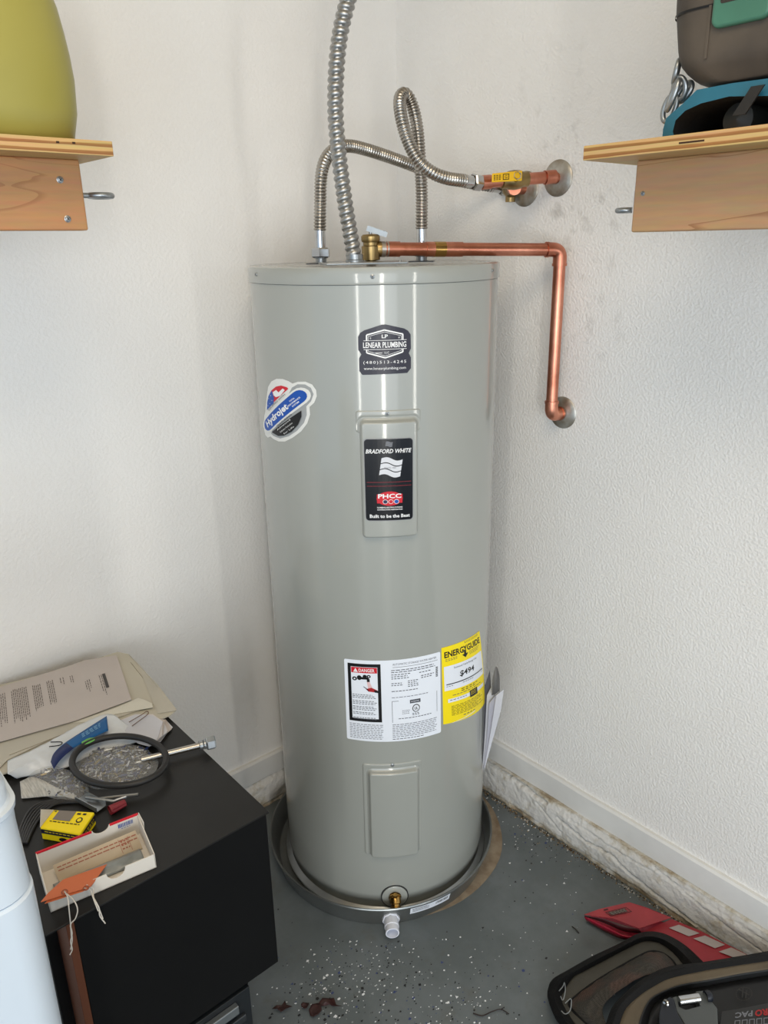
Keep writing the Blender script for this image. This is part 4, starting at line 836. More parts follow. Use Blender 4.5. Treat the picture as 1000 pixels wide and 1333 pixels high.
# clear bag of fasteners inside the ring, plus a second clear bag
m_film = bpy.data.materials.new('clear_film'); m_film.use_nodes = True
def _film():
    nt = m_film.node_tree; N = nt.nodes; L = nt.links; b = N['Principled BSDF']; b.inputs['Base Color'].default_value = (.75, .76, .76, 1); b.inputs['Roughness'].default_value = .06; b.inputs['Alpha'].default_value = .24
    tc = N.new('ShaderNodeTexCoord'); n1 = N.new('ShaderNodeTexNoise'); n1.inputs['Scale'].default_value = 90; n1.inputs['Detail'].default_value = 5; L.new(tc.outputs['Object'], n1.inputs[0])
    bp = N.new('ShaderNodeBump'); bp.inputs['Strength'].default_value = 1; bp.inputs['Distance'].default_value = .003; L.new(n1.outputs[0], bp.inputs['Height']); L.new(bp.outputs[0], b.inputs['Normal'])
_film()
def fastbag(name, cpx, a_px, b_px, h, label, n):
    c = T(cpx[0], cpx[1], CZ); e = T(a_px[0], a_px[1], CZ)-c; f_ = T(b_px[0], b_px[1], CZ)-c
    t = thing(name, c, label, 'bag of fasteners'); g = MB()
    def fn(u, v):
        a, r = u*2*math.pi, v; rr = r*(1+.16*noise.noise((math.cos(a)*1.5, math.sin(a)*1.5, h*50))); p = c+e*math.cos(a)*rr+f_*math.sin(a)*rr
        z = .001+h*(1-r*r)**.5 if r < 1 else .001
        p.z = CZ+z+abs(.004*noise.noise(p*55))*min(1, (1-r)*4+.1)+.0015*noise.noise(p*160)*(1-r); return p
    g.grid(fn, 60, 16); obj('clear_film', g, m_film, t, ang=80)
    g = MB(); mm = [m_galv, mat('blue_anchor', (44, 60, 110), .4), mat('dark_part', (46, 44, 44), .4), mat('yellow_zinc', (150, 134, 90), .35, .7), m_pap]
    for i in range(n):
        a = random.random()*6.28; r = math.sqrt(random.random())*.85; p = c+e*math.cos(a)*r+f_*math.sin(a)*r; p.z = CZ+.003+random.random()*max(0, (h-.004))*math.sqrt(1-r*r)
        dd = Vector((random.gauss(0,1), random.gauss(0,1), random.gauss(0,.3))).normalized(); L_ = random.uniform(.003, .008)
        p.z = max(p.z, CZ+.003); dd.z *= .3; g.tube([p-dd*L_, p+dd*L_], random.uniform(.0008, .0022), 5, m=random.choice([0,0,1,1,2,2,2,3,4]))
    tag(obj('fasteners', g, mm, t, smooth=False), kind='stuff')
    return t
fastbag('fastener_bag', (153, 998), (208, 990), (158, 1026), .018, 'clear plastic bag of screws and anchors inside the black ring', 520)
fastbag('fastener_bag', (78, 1020), (118, 1030), (72, 1040), .014, 'clear plastic bag of dark small parts left of the black ring', 190)
# black rubber ring resting on the bag
cz_ = CZ+.024; c = T(155, 989, cz_); ex = (T(216, 984, cz_+.0)-T(94, 994, cz_+.004))*.5; c = (T(216, 984, cz_)+T(94, 994, cz_+.004))*.5; ey = (T(153, 959, cz_+.006)-T(158, 1020, cz_-.004))*.5
ey = (T(150, 958, cz_)-T(160, 1019, cz_))*.5
g = MB(); g.tube([c+ex*math.cos(a)+ey*math.sin(a)+Vector((0,0,.002*math.sin(a))) for a in [2*math.pi*k/96 for k in range(96)]], .0062, 14, closed=True)
tag(obj('rubber_ring', g, mat('black_rubber', (34, 33, 33), .5, 0, .1, 60, .08)), 'black rubber ring lying on the clear bag of screws', 'ring')
# steel supply tube
tb = thing('supply_tube', T(250, 975, CZ), 'steel supply tube with hexagonal nut pointing at the wall, right of the black ring', 'tube')
p0, p1, p2 = T(205, 984, CZ+.016), T(262, 970, CZ+.016), T(283, 964.5, CZ+.016); ax = (p2-p0).normalized()
g = MB(); g.tube([p0-ax*.03, p1-ax*.002], .0062, 16); obj('tube_body', g, m_stainless, tb)
g = MB(); nut(g, p1-ax*.004, ax, .0095, .008, six=False); nut(g, p1+ax*.005, ax, .0095, .004, six=False); obj('collar', g, m_galv, tb)
g = MB(); nut(g, p1+ax*.010, ax, .0135, .018); obj('nut', g, m_galv, tb, smooth=False)
# ribbed white paper, black cables
rp_ = loft('ribbed_wrapper', [[(26,1018), (45,1012), (75,1026), (100,1036)], [(28,1040), (50,1038), (76,1037), (98,1040)]], [[CZ+.012,CZ+.014,CZ+.012,CZ+.004], [CZ+.003]*4], mat('wrapper_paper', (196, 194, 188), .5, 0, .8, 40, .15, 60, stretch=(8, 1, 1)), None, 30, .0006, 4, .002)
tag(rp_, 'white ribbed paper wrapper below the clear bag of dark parts', 'wrapper')
cbl = thing('black_cables', T(50, 1060, CZ), 'bundle of black cables lying behind the yellow box', 'cable')
for i in range(6):
    o_ = i*4.2; g = MB(); zc = CZ+.0035; g.tube(spline([T(22+o_*.6, 1098, zc), T(28+o_*.8, 1075, zc), T(38+o_, 1056, zc), T(52+o_*1.1, 1046, zc), T(75+o_*1.4, 1041+i*.6, zc)], .004), .0023, 8); obj('cable', g, mat('cable_black', (44, 44, 46), .4), cbl)
# aluminium bracket and wire nut
br = thing('metal_bracket', T(125, 1052, CZ), 'small bright aluminium channel bracket behind the yellow box', 'bracket')
g = MB(); a_, b_ = T(98, 1043, CZ+.004), T(126, 1058, CZ+.004); u = (b_-a_).normalized(); vv = Vector((-u.y, u.x, 0)); vv = vv if vv.dot(HR) > 0 else -vv
for pr, t in (((0, 0, 0), 0),):
    W2 = .02
    g.prism([a_, b_, b_+vv*W2, a_+vv*W2], (0,0,1), .0012); g.prism([a_, b_, b_+Vector((0,0,.010)), a_+Vector((0,0,.010))], vv, .0012); g.prism([a_+vv*W2, b_+vv*W2, b_+vv*W2+Vector((0,0,.010)), a_+vv*W2+Vector((0,0,.010))], vv, .0012)
obj('channel', g, m_galv, br, smooth=False)
g = MB(); g.tube([T(112, 1038, CZ+.012), T(148, 1043, CZ+.012), T(164, 1037, CZ+.012)], .003, 10); g.tube([T(126, 1040, CZ+.008), T(180, 1034, CZ+.008)], .0026, 8); obj('rod', g, m_galv, br)
g = MB(); p0 = T(145, 1054, CZ+.0085); p1 = T(163, 1045, CZ+.0085); ax = (p1-p0).normalized(); L_ = (p1-p0).length
g.tube([p0+ax*L_*i/14 for i in range(15)], lambda i, a: (.0085-.0022*i/14)*(1+.07*math.cos(6*a)), 48); g.lathe([(.0085, -.003), (.0085, 0), (.006, 0)], p0, ax, 24)
tag(obj('red_wire_cap', g, mat('dark_red_plastic', (130, 34, 44), .4)), 'dark red ribbed plastic cap beside the aluminium bracket', 'cap')
# yellow box
yb = thing('yellow_box', T(85, 1090, CZ), 'small yellow and black cardboard box with opened flap left of the white tray', 'box')
zb_ = CZ+.026
q0, q1, q2, q3 = T(52, 1077, zb_), T(70, 1054, zb_), T(123, 1057, zb_), T(104, 1086, zb_)
def b_at(p): return Vector((p.x, p.y, CZ+.0008))
g = MB(); g.add([q0, q1, q2, q3, b_at(q0), b_at(q1), b_at(q2), b_at(q3)], [(0,1,2,3), (4,7,6,5), (0,4,5,1), (1,5,6,2), (2,6,7,3), (3,7,4,0)]); obj('carton', g, m_yel, yb, smooth=False, bevel=.002)
d = Decal(planemap([q1, q2, q3, q0], 54, 28)); d.rect(8, 1, 31, 15, ink('grey_window', (128,120,112)), 1); d.ell(42, 12, 4, 3.6, m_black, 1); d.ell(42, 12, 2.6, 2.2, m_yel, 2); d.micro(34, 3, 46, 1, 3, 2.2, m_black, 1, 0); d.micro(6, 17, 46, 1, 3, 1.1, m_black, 1, 0); d.micro(3, 2, 7, 1, 3, 1.4, m_black, 1, 0); d.make('top_print', yb)
d = Decal(planemap([q3, q2, b_at(q2), b_at(q3)], 30, 18)); d.rect(1, 3, 29, 12, ink('band_navy', (34, 34, 52)), 1); d.micro(4, 6, 26, 2, 3, 1, m_yel, 2, 0); d.make('side_band', yb)
d = Decal(planemap([q0, q3, b_at(q3), b_at(q0)], 54, 18)); d.rect(1, 2, 53, 8, ink('band_navy', (34, 34, 52)), 1); d.micro(6, 4, 48, 1, 3, 1, m_yel, 2, 0); d.ell(30, 13, 6, 3, m_black, 1); d.make('front_band', yb)
g = MB(); g.prism([q0, q1+Vector((0,0,.0)), q1.lerp(q0, .5)+Vector((.006,-.004,.02))], HR, .0008); tag(obj('flap', g, mat('carton_inside', (206,200,190), .7), yb, smooth=False), 'raised white inner flap')
# open white tray
wb = thing('white_tray_box', T(130, 1130, CZ), 'open white cardboard box with red edge holding papers, at the front of the black cabinet', 'box')
Hh = .043
f0, f1 = T(66, 1188, CZ+.0006), T(204, 1129, CZ+.0006); k1 = T(180, 1058, CZ+Hh); k0 = T(45, 1112, CZ+Hh)
u = (f1-f0); L_ = u.length; u.normalize(); vdir = Vector((-u.y, u.x, 0)); vdir = vdir if vdir.y < 0 else -vdir
wd = ((Vector((k0.x,k0.y,f0.z))-f0).dot(vdir)+(Vector((k1.x,k1.y,f0.z))-f1).dot(vdir))/2
P = lambda a, b, c_: f0+u*(L_*a)+vdir*(wd*b)+Vector((0,0,Hh*c_))
m_crd = mat('white_card', (220, 214, 204), .6, 0, .05, 30, .02)
th_ = .0015
def wall_(name, pts, n, m=m_crd, pr=wb): g = MB(); g.prism(pts, n, th_); return obj(name, g, m, pr, smooth=False)
wall_('tray_bottom', [P(0,0,0), P(1,0,0), P(1,1,0), P(0,1,0)], (0,0,1))
fr = [P(0,0,0), P(1,0,0), P(1,0,.62)] + [P(.62+.09*math.cos(a), 0, .62-.34*math.sin(a)) for a in [math.pi*k/10 for k in range(11)]] + [P(0,0,.62)]
wall_('front_wall', fr, vdir); bk = [P(0,1,0), P(1,1,0), P(1,1,1)] + [P(.62+.08*math.cos(a), 1, 1-.22*math.sin(a)) for a in [math.pi*k/10 for k in range(11)]] + [P(0,1,1)]
bw = wall_('back_wall', bk, -vdir)
wall_('end_wall', [P(0,0,0), P(0,1,0), P(0,1,1), P(0,0,.62)], u); wall_('end_wall', [P(1,0,0), P(1,1,0), P(1,1,.98), P(1,0,.62)], -u)
g = MB(); g.prism([P(1,.95,.5), P(1,.95,1.1), P(1.01,.7,1.0), P(1.0,.7,.4)], u, .001); obj('end_flap', g, m_crd, wb, smooth=False)
g = MB()
for a, b in ((0, .53), (.71, 1)): g.prism([P(a,1.006,.94), P(b,1.006,.94), P(b,1.006,1.02), P(a,1.006,1.02)], -vdir, .0024)
tag(obj('red_edge', g, m_red, wb, smooth=False), 'red strip along the back edge')
pm = planemap([P(0,1,1)-vdir*.0018, P(1,1,1)-vdir*.0018, P(1,1,0)-vdir*.0018, P(0,1,0)-vdir*.0018], 150, 45)
d = Decal(pm); bl = ink('barcode_blue', (60, 90, 160)); x = 118
while x < 141: w_ = random.choice([.6, 1, 1.5]); d.rect(x, 6, x+w_, 14, bl, 1); x += w_+random.choice([.5, .9])
d.micro(122, 16, 136, 1, 2, 1, bl, 1, 0); d.make('barcode', wb)
# contents of the tray
cn = thing('folded_leaflet', P(.5,.6,.1), 'folded tan leaflet leaning inside the white cardboard box', 'leaflet')
g = MB(); g.prism([P(.14,.55,.08), P(.95,.55,.08), P(.93,.78,.62), P(.12,.78,.52)], (0,0,1), .0012); obj('leaflet', g, mat('tan_leaflet', (186, 168, 142), .6, 0, .1, 30, .06, 20), cn, smooth=False)
d = Decal(planemap([P(.12,.78,.55), P(.93,.78,.65), P(.95,.55,.11), P(.14,.55,.11)], 120, 16)); rb = ink('rust_print', (150, 90, 70)); d.micro(4, 3, 118, 2, 3, 1, rb, 1, 0); d.rect(92, 2, 92.6, 14, rb, 1); d.rect(106, 2, 106.6, 14, rb, 1); d.micro(94, 4, 105, 3, 3, 1.2, rb, 2, 0); d.make('leaflet_print', cn)
zb2 = thing('grey_plastic_sleeve', P(.5,.3,.1), 'grey clear plastic sleeve lying in the white cardboard box', 'sleeve')
g = MB(); m_slv = mat('grey_film', (140, 146, 146), .3, 0, .6, 60, .15, 30)
g.grid(lambda a, b: P(.08+.84*a, .22+.34*b, .10+.16*math.sin(b*3.1)+.04*noise.noise((a*14, b*4, 0))), 40, 8); obj('sleeve', g, m_slv, zb2, thick=.001)
# orange tags
m_org = mat('orange_card', (206, 110, 66), .6, 0, .1, 40, .04, 12); m_str = mat('white_string', (214, 208, 198), .8)
def otag(px, z, label, knot, strs):
    t = thing('orange_tag', T(px[0][0], px[0][1], z[0]), label, 'tag', 'orange string tags on the white box'); g = MB(); p = [T(x, y, q_) for (x, y), q_ in zip(px, z)]; k = len(p)
    g.add(p+[a-Vector((0,0,.0011)) for a in p], [list(range(k)), list(range(k, 2*k))[::-1]]+[(i,(i+1) % k, k+(i+1) % k, k+i) for i in range(k)]); obj('tag_card', g, m_org, t, smooth=False)
    for s_ in strs: g = MB(); g.tube(spline(s_, .002), .0009, 6); obj('string', g, m_str, t)
    kx = T(*knot, z[0]+.0025); g = MB(); g.tube([kx+Vector((.0042*math.cos(a), .0042*math.sin(a), 0)) for a in [2*math.pi*k/16 for k in range(16)]], .0009, 6, closed=True); obj('hole_ring', g, mat('tag_ring', (150, 78, 50), .6), t)
    return t
ZF = P(0, 0, .62).z + .0022
yS = f0.y + .012
def SY(x, y): return H(x, y, 1, .776 if y > 1180 else .776-(1180-y)*.0012)
t1 = otag([(53,1174), (62,1163), (82,1145), (139,1125), (128,1140), (118,1153), (108,1157)], [ZF+.004, ZF+.002, ZF-.002, ZF-.010, ZF-.004, ZF+.002, ZF+.002], 'upper orange card tag with long looped string over the white box edge', (84,1161),
     [[T(84,1160,ZF+.004), SY(88,1168), SY(90,1185), SY(92,1205), SY(93,1222)], [T(84,1161,ZF+.004), SY(96,1172), SY(101,1184), SY(98,1196), SY(92,1204), SY(94,1222), SY(92,1236)], [SY(91.5,1205), SY(93.8,1215), SY(92,1226), SY(94,1236), SY(91,1243)]])
t2 = otag([(58,1176), (66,1168), (100,1152), (124,1146), (119,1153), (108,1160)], [ZF+.001, ZF+.0005, ZF-.0015, ZF-.003, ZF-.0005, ZF+.0003], 'lower orange card tag mostly hidden beneath the other orange tag', (112,1156),
     [[T(110,1156,ZF+.003), SY(117,1158), SY(121,1168), SY(124,1176), SY(128,1186)], [T(113,1152,ZF+.003), SY(121,1157), SY(122,1168), SY(127,1178), SY(134,1196)], [SY(124,1174), SY(129,1182), SY(130,1192), SY(137,1202)]])

# =================================================================== WHITE BIN (left foreground)
bn = thing('white_bin', (1.60, .92, 0), 'tall white plastic bin with rounded lid at the left edge beside the black cabinet', 'bin')
m_bin = mat('white_bin_plastic', (206, 216, 226), .3, 0, .03, 8, .01, 3)
ex_ = V(90, 1333, .65)
bx0 = ex_.x + .001; bx1 = 1.76; by0, by1 = .80, ex_.y + .006
z_s = V(48, 1156, .65).z; z_r = V(27, 1048, .65).z; z_r0 = V(27, 1058, .65).z
def bsec(z, ins, r=.035): return [(x, y, z) for x, y in rrect(bx0+ins, by0+ins, bx1-ins, by1-ins, max(.006, r-ins*.5), 8)]
def bstack(name, secs, par, capb=True, capt=True, m=m_bin):
    g = MB(); n = len(secs[0]); 
    for s_ in secs: g.v += [Vector(p) for p in s_]
    for i in range(len(secs)-1):
        for j in range(n): g.f.append([i*n+j, i*n+(j+1) % n, (i+1)*n+(j+1) % n, (i+1)*n+j]); g.m.append(0)
    if capb: g.f.append(list(range(n))[::-1]); g.m.append(0)
    if capt: g.f.append(list(range((len(secs)-1)*n, len(secs)*n))); g.m.append(0)
    return obj(name, g, m, par, ang=22)
bstack('bin_body', [bsec(0.0, .012), bsec(.01, .006), bsec(z_s-.004, .0), bsec(z_s-.001, .0025), bsec(z_s, .0025)], bn)
bstack('upper_section', [bsec(z_s, .004), bsec(z_s+.002, .0015), bsec(z_r0-.02, .0035), bsec(z_r0, .003), bsec(z_r0+.001, .006)], bn)
zt = V(0, 985, .66).z
bstack('lid', [bsec(z_r0+.001, .0045), bsec(z_r0+.003, .0005), bsec(z_r0+.009, .0), bsec(z_r, .004), bsec(z_r+.003, .006), bsec(z_r+.02, .006), bsec(z_r+.038, .012), bsec(z_r+.05, .024), bsec(z_r+.056, .04), bsec(z_r+.058, .065)], bn)

# =================================================================== FLOOR, LOWER RIGHT
rdp = thing('red_sheet_pack', T(860, 1210, 0), 'red card package with white panels on the floor against the footing', 'package')
m_rc = mat('red_card', (158, 42, 52), .45, 0, .15, 60, .08, 20); m_rc2 = mat('bright_red_foil', (176, 24, 56), .3, .2, .6, 200, .1, 60); m_wp = mat('faded_white_panel', (176, 166, 164), .6)
paper('back_card', [(817,1222), (844,1211), (874,1197), (911,1212), (972,1243), (1010,1262), (990,1285), (917,1256), (870,1236)], [.035,.036,.037,.04,.045,.05,.05,.04,.036], .002, m_rc, rdp)
for qd in ([(871,1208),(884,1204),(911,1215),(897,1219)], [(903,1222),(918,1218),(944,1230),(931,1234.5)], [(936,1239),(952,1233.5),(972,1243),(957,1247)]):
    paper('white_panel', qd, [.0405,.0405,.0435,.042] if qd[0][0] < 900 else ([.043,.0435,.0465,.0455] if qd[0][0] < 930 else [.0465,.047,.050,.0495]), .0006, m_wp, rdp)
loft('foil_lip', [[(761,1193), (790,1207), (817,1219), (845,1214)], [(763,1198), (790,1213), (817,1223), (850,1218)]], [.043, .026], m_rc2, rdp, 24, .002, 2)
loft('pouch_base', [[(763,1198), (790,1213), (817,1223), (850,1218)], [(775,1188), (810,1192), (845,1196), (868,1202)]], [.004, .004], m_rc2, rdp, 24, .002, 2)
loft('opening_lip', [[(761,1192), (785,1196), (812,1204), (832,1210)], [(762,1193), (786,1201), (812,1212), (836,1215)]], [.052, .038], mat('dark_red_inside', (70, 14, 22), .5), rdp, 24, .001, 2)
paper('flap', [(760.5,1191), (780,1184), (819,1175), (842,1182), (874,1195), (832,1209), (798,1196)], [.052,.056,.058,.058,.052,.054,.055], .0015, mat('faded_red_card', (160, 54, 60), .5, 0, .15, 60, .08, 20), rdp)
d = Decal(planemap([T(788,1188,.0595), T(815,1181,.0610), T(823,1187,.0605), T(795,1193,.0590)], 30, 10)); d.frame(0, 0, 30, 10, .8, m_black, 1); d.micro(2, 2, 28, 3, 2.4, 1, m_black, 1, .1); d.rect(3, 1.6, 26, 8, ink('grey_patch', (110, 96, 88)), .6); d.rect(2, -6, 8, -4, m_black, 1); d.make('flap_print', rdp)

m_trim = mat('black_webbing', (16, 16, 17), .65, 0, .4, 200, .1, 40, spec=.25); m_ol = mat('olive_grey_fabric', (74, 72, 66), .8, 0, .3, 200, .06, 20); m_olv = mat('olive_band', (92, 80, 62), .7, 0, .3, 120, .12, 14)
m_net = bpy.data.materials.new('mesh_fabric'); m_net.use_nodes = True
def _net():
    nt = m_net.node_tree; N = nt.nodes; L = nt.links; b = N['Principled BSDF']; b.inputs['Roughness'].default_value = .7
    tc = N.new('ShaderNodeTexCoord'); n0 = N.new('ShaderNodeTexNoise'); n0.inputs['Scale'].default_value = 16; L.new(tc.outputs['Object'], n0.inputs[0])
    r0 = N.new('ShaderNodeValToRGB'); r0.color_ramp.elements[0].position = .45; r0.color_ramp.elements[0].color = lin((66, 62, 56)); r0.color_ramp.elements[1].position = .62; r0.color_ramp.elements[1].color = lin((88, 68, 60)); L.new(n0.outputs[0], r0.inputs[0])
    ck = N.new('ShaderNodeTexVoronoi'); ck.inputs['Scale'].default_value = 330; ck.inputs['Randomness'].default_value = .25; L.new(tc.outputs['Object'], ck.inputs[0])
    mr = N.new('ShaderNodeMapRange'); mr.inputs[1].default_value = .2; mr.inputs[2].default_value = .6; mr.inputs[3].default_value = .25; mr.inputs[4].default_value = 1; L.new(ck.outputs[0], mr.inputs[0])
    mx = N.new('ShaderNodeMix'); mx.data_type = 'RGBA'; mx.blend_type = 'MULTIPLY'; mx.inputs[0].default_value = 1; L.new(r0.outputs[0], mx.inputs[6]); L.new(mr.outputs[0], mx.inputs[7]); L.new(mx.outputs[2], b.inputs['Base Color'])
_net()
bag = thing('mesh_tool_bag', T(800, 1290, 0), 'black bag with grey mesh pocket lying on the floor behind the open case', 'bag')
outr = [(745,1350), (724,1325), (714,1300), (714,1288), (720,1275), (740,1263), (772,1245), (804,1230), (828,1217), (844,1213), (862,1215), (880,1223), (897,1235), (918,1255), (940,1275)]
inr = [(762,1352), (741,1322), (731,1302), (735,1289), (746,1272), (757,1266), (780,1254), (812,1237), (833,1227), (846,1225), (861,1229), (877,1241), (887,1253), (905,1275), (920,1290)]
pip = [(785,1352), (755,1325), (741,1308), (749,1298), (764,1286), (774,1279), (788,1270), (812,1256), (830,1246), (846,1239), (860,1240), (872,1247), (880,1257), (890,1275), (900,1290)]
cen = [(800,1352), (790,1335), (785,1320), (785,1312), (790,1304), (796,1298), (806,1290), (818,1282), (830,1275), (842,1270), (850,1269), (856,1270), (862,1272), (866,1280), (870,1290)]
z_i = [.05, .045, .04, .04, .05, .055, .06, .065, .068, .068, .066, .062, .058, .05, .05]
loft('bag_side', [[(x+1, y+3) for x, y in outr], outr], [.002, [z*.9 for z in z_i]], m_trim, bag, 70, .002, 3)
loft('rim', [outr, [( (a[0]+b[0])/2, (a[1]+b[1])/2) for a, b in zip(outr, inr)], inr], [[z*.9 for z in z_i], [z+.010 for z in z_i], [z*.9 for z in z_i]], m_trim, bag, 70, .002, 6)
loft('fabric_panel', [inr, pip], [[z*.9 for z in z_i], [z*.95 for z in z_i]], m_ol, bag, 70, .001, 6, .002, 30)
g = MB(); ps = spline([Vector((x, y, z*950)) for (x, y), z in zip(pip, z_i)], 3); g.tube([T(p.x, p.y, p.z/1000+.001) for p in ps], .0028, 8); obj('piping', g, m_trim, bag)
loft('mesh_pocket', [pip, [((a[0]+b[0])/2, (a[1]+b[1])/2) for a, b in zip(pip, cen)], cen], [[z*.93 for z in z_i], [z+.022 for z in z_i], [z+.028 for z in z_i]], m_net, bag, 70, .001, 8, .004, 26)
for i, c_ in enumerate(([(728,1290), (733,1284), (735,1279), (736,1290), (733,1302), (730,1297)], [(736,1306), (743,1300), (744,1306), (742,1316), (736,1320), (731,1316)])):
    g = MB(); g.tube(spline([T(x, y, .055+.003*i) for x, y in c_], .003), .0011, 6); tag(obj('wire_ring', g, m_galv, bag), 'thin bent wire clip on the bag rim')
oc = thing('open_tool_case', T(930, 1300, 0), 'open black tool case with olive rim in the bottom right corner', 'tool case')
o1 = [(785,1350), (790,1333), (799,1310), (820,1288), (840,1273), (872,1259), (917,1253), (960,1246), (1000,1239), (1040,1231)]
o2 = [(800,1352), (806,1335), (815,1313), (833,1296), (848,1286), (872,1274), (917,1264), (960,1257), (1000,1251), (1040,1243)]
o3 = [(828,1352), (831,1335), (838,1314), (847,1300), (862,1291), (886,1282), (926,1275), (962,1268), (1000,1262), (1040,1254)]
o4 = [(840,1352), (842,1340), (846,1320), (853,1306), (866,1297), (888,1290), (928,1282), (962,1276), (1000,1270), (1040,1263)]
loft('case_side', [[(x-1, y+4) for x, y in o1], o1], [.045, .115], m_trim, oc, 60, .003, 3)
loft('rim', [o1, [((a[0]+b[0])/2, (a[1]+b[1])/2-2) for a, b in zip(o1, o2)], o2], [.115, .124, .118], m_trim, oc, 60, .002, 5)
loft('olive_band', [o2, o3], [.118, .112], m_olv, oc, 60, .002, 4)
loft('inner_lip', [o3, o4], [.113, .096], mat('black_moulding', (20, 20, 21), .5, 0, .2, 60, .1, 20), oc, 60, .002, 4)
o5 = [(850,1375), (856,1370), (870,1360), (890,1350), (910,1345), (930,1340), (960,1335), (985,1330), (1010,1325), (1045,1320)]
loft('inner_floor', [o4, o5], [.097, .085], MATS['black_moulding'], oc, 60, .002, 6)
paper('case_bottom', [(792,1350), (800,1320), (840,1290), (900,1275), (1040,1255), (1040,1352)], .04, .003, m_trim, oc)
d = Decal(planemap([T(953,1285,.1015), T(981,1281,.1035), T(985,1302,.0995), T(956,1308,.098)], 28, 26)); em = ink('dark_emblem', (52, 50, 48))
for k in range(20): a, b = 2*math.pi*k/20, 2*math.pi*(k+.7)/20; d.line((14+10*math.cos(a), 13+10*math.sin(a)), (14+10*math.cos(b), 13+10*math.sin(b)), 1, em, 1)
d.line((8,5), (20,16), 1.4, em, 1); d.line((14,4), (11,18), 1.4, em, 1); d.line((18,8), (15,20), 1.4, em, 1); d.make('emblem', oc)
# clamp tool in the case
cl = thing('clamp_tool', T(895, 1310, .1), 'grey clamp tool with bright steel pin lying in the open tool case', 'tool')
zz = .118
m_tg = mat('grey_tool_plastic', (84, 88, 88), .4, 0, .1, 40, .05)
def tool_prism(name, px, z0, z1, m, bev=.002):
    g = MB(); a = [T(x, y, z1) for x, y in px]; k = len(a); b = [Vector((p.x, p.y, z0)) for p in a]; g.add(b+a, [list(range(k))[::-1], list(range(k, 2*k))]+[(i,(i+1) % k, k+(i+1) % k, k+i) for i in range(k)]); return obj(name, g, m, cl, bevel=bev, ang=30)
tool_prism('yoke', [(875,1298), (882,1296), (884,1310), (893,1314), (912,1309), (906,1294), (906,1290), (916,1289), (924,1300), (934,1312), (936,1352), (905,1352), (893,1335), (881,1316)], .092, zz, m_tg)
tool_prism('jaw', [(858,1352), (858,1318), (862,1303), (872,1297), (878,1300), (882,1318), (895,1340), (900,1352)], .094, zz+.006, mat('navy_tool_plastic', (24, 28, 38), .35))
g = MB(); pa, pb = T(884, 1303, zz+.004), T(910, 1299, zz+.004); g.tube([pa, pb], .0095, 24); tag(obj('pin', g, m_chrome, cl), 'bright chrome pin')
pc_ = T(867, 1306, zz+.008); g = MB(); ax = ((CAM-pc_).normalized()+(pa-pb).normalized()*1.2).normalized(); g.lathe([(.0065, -.004), (.0075, .001), (.0055, .003), (.003, .0025), (0, .001)], pc_, ax, 24); obj('screw', g, m_chrome, cl)
g = MB(); pd = T(922, 1297, zz+.002); g.lathe([(.011, -.006), (.012, .002), (.010, .006), (0, .006)], pd, ((pb-pa).normalized()), 24); obj('knuckle', g, MATS['navy_tool_plastic'], cl)
# printed strap with upside-down lettering
st = thing('lettered_strip', T(975, 1322, .1), 'dark strip with upside-down grey and red letters beside the clamp tool', 'strip')
paper('strip', [(940,1318), (965,1314), (1000,1307), (1040,1300), (1040,1352), (935,1352)], .108, .003, mat('dark_strip', (40, 40, 40), .5), st)
d = Decal(planemap([T(944,1316,.1115), T(1014,1305,.1115), T(1016,1342,.1115), T(940,1345,.1115)], 70, 32))
d.text('PAC', 25, 9, 7, m_grey, 1, w=22, rot=math.pi, bold=.03); d.text('PRO', 50, 9.5, 7.5, ink('dull_red', (160, 44, 44)), 1, w=22, rot=math.pi, bold=.04)
for k in range(6): d.frame(14+k*9, 16, 21+k*9, 24, 1, m_grey, 1)
d.make('strip_print', st)

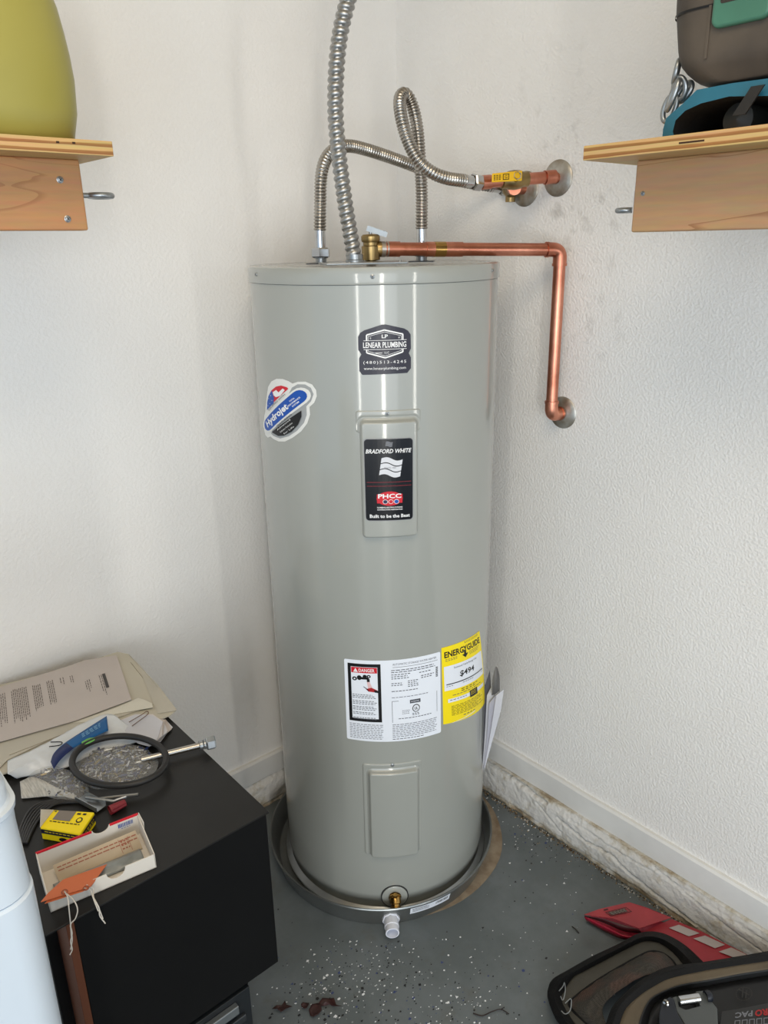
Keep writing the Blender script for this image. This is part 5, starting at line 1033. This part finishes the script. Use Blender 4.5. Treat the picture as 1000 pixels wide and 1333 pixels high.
# leaves and twig on the floor
m_leaf = mat('dry_dark_leaf', (58, 26, 24), .6, 0, .3, 60, .2, 40)
def leaf(px, label, cup=.006):
    p = [T(x, y, .0015) for x, y in px]; c = sum(p, Vector())/len(p); g = MB(); n = len(p)
    rows = []; 
    for t in (1, .66, .33): rows += [c.lerp(q_, t)+Vector((0, 0, cup*(t*t)*abs(math.sin(i*1.3+.6))+.0004)) for i, q_ in enumerate(p)]
    g.add(rows+[c+Vector((0,0,.0015))], [(r*n+i, r*n+(i+1) % n, (r+1)*n+(i+1) % n, (r+1)*n+i) for r in range(2) for i in range(n)]+[(2*n+i, 2*n+(i+1) % n, 3*n) for i in range(n)])
    return tag(obj('dry_leaf', g, m_leaf, None, ang=80, thick=.0005), label, 'leaf', 'dry leaves on the floor')
leaf([(354,1315), (360,1311), (367,1309), (371,1305), (373,1309), (381,1312), (373,1315), (366,1318), (360,1315)], 'leftmost dry dark leaf with pointed lobes on the grey floor')
leaf([(392,1309), (394,1307), (401,1306), (403,1308), (400,1313), (397,1315), (393,1313)], 'smallest dry leaf, between the pointed leaf and the round leaf')
leaf([(402,1316), (406,1310), (413,1306), (418,1309), (419,1316), (415,1322), (408,1326), (404,1323)], 'round dark red dry leaf touching the curled leaf')
leaf([(415,1308), (420,1303), (429,1300), (435,1303), (438,1310), (446,1313), (437,1313), (432,1309), (424,1308), (418,1311)], 'curled dry leaf with a stalk, right of the round leaf', .010)
g = MB(); g.tube(spline([T(616,1319,.0025), T(628,1322,.0025), T(640,1317,.003), T(652,1314,.003), T(663,1320,.0025)], .003), lambda i, a: .0014-.00001*i, 6); g.tube([T(652,1314,.003), T(657,1311,.002)], .0008, 5)
tag(obj('twig', g, mat('dark_twig', (44, 32, 28), .8)), 'thin dark twig on the grey floor below the drain pan', 'twig')
g = MB(); g.tube(spline([T(745,1206,.002), T(750,1210,.003), T(754,1215,.002)], .002), .0014, 6); tag(obj('wood_sliver', g, mat('dark_twig', (44, 32, 28), .8)), 'short dark sliver on the floor left of the red package', 'sliver')
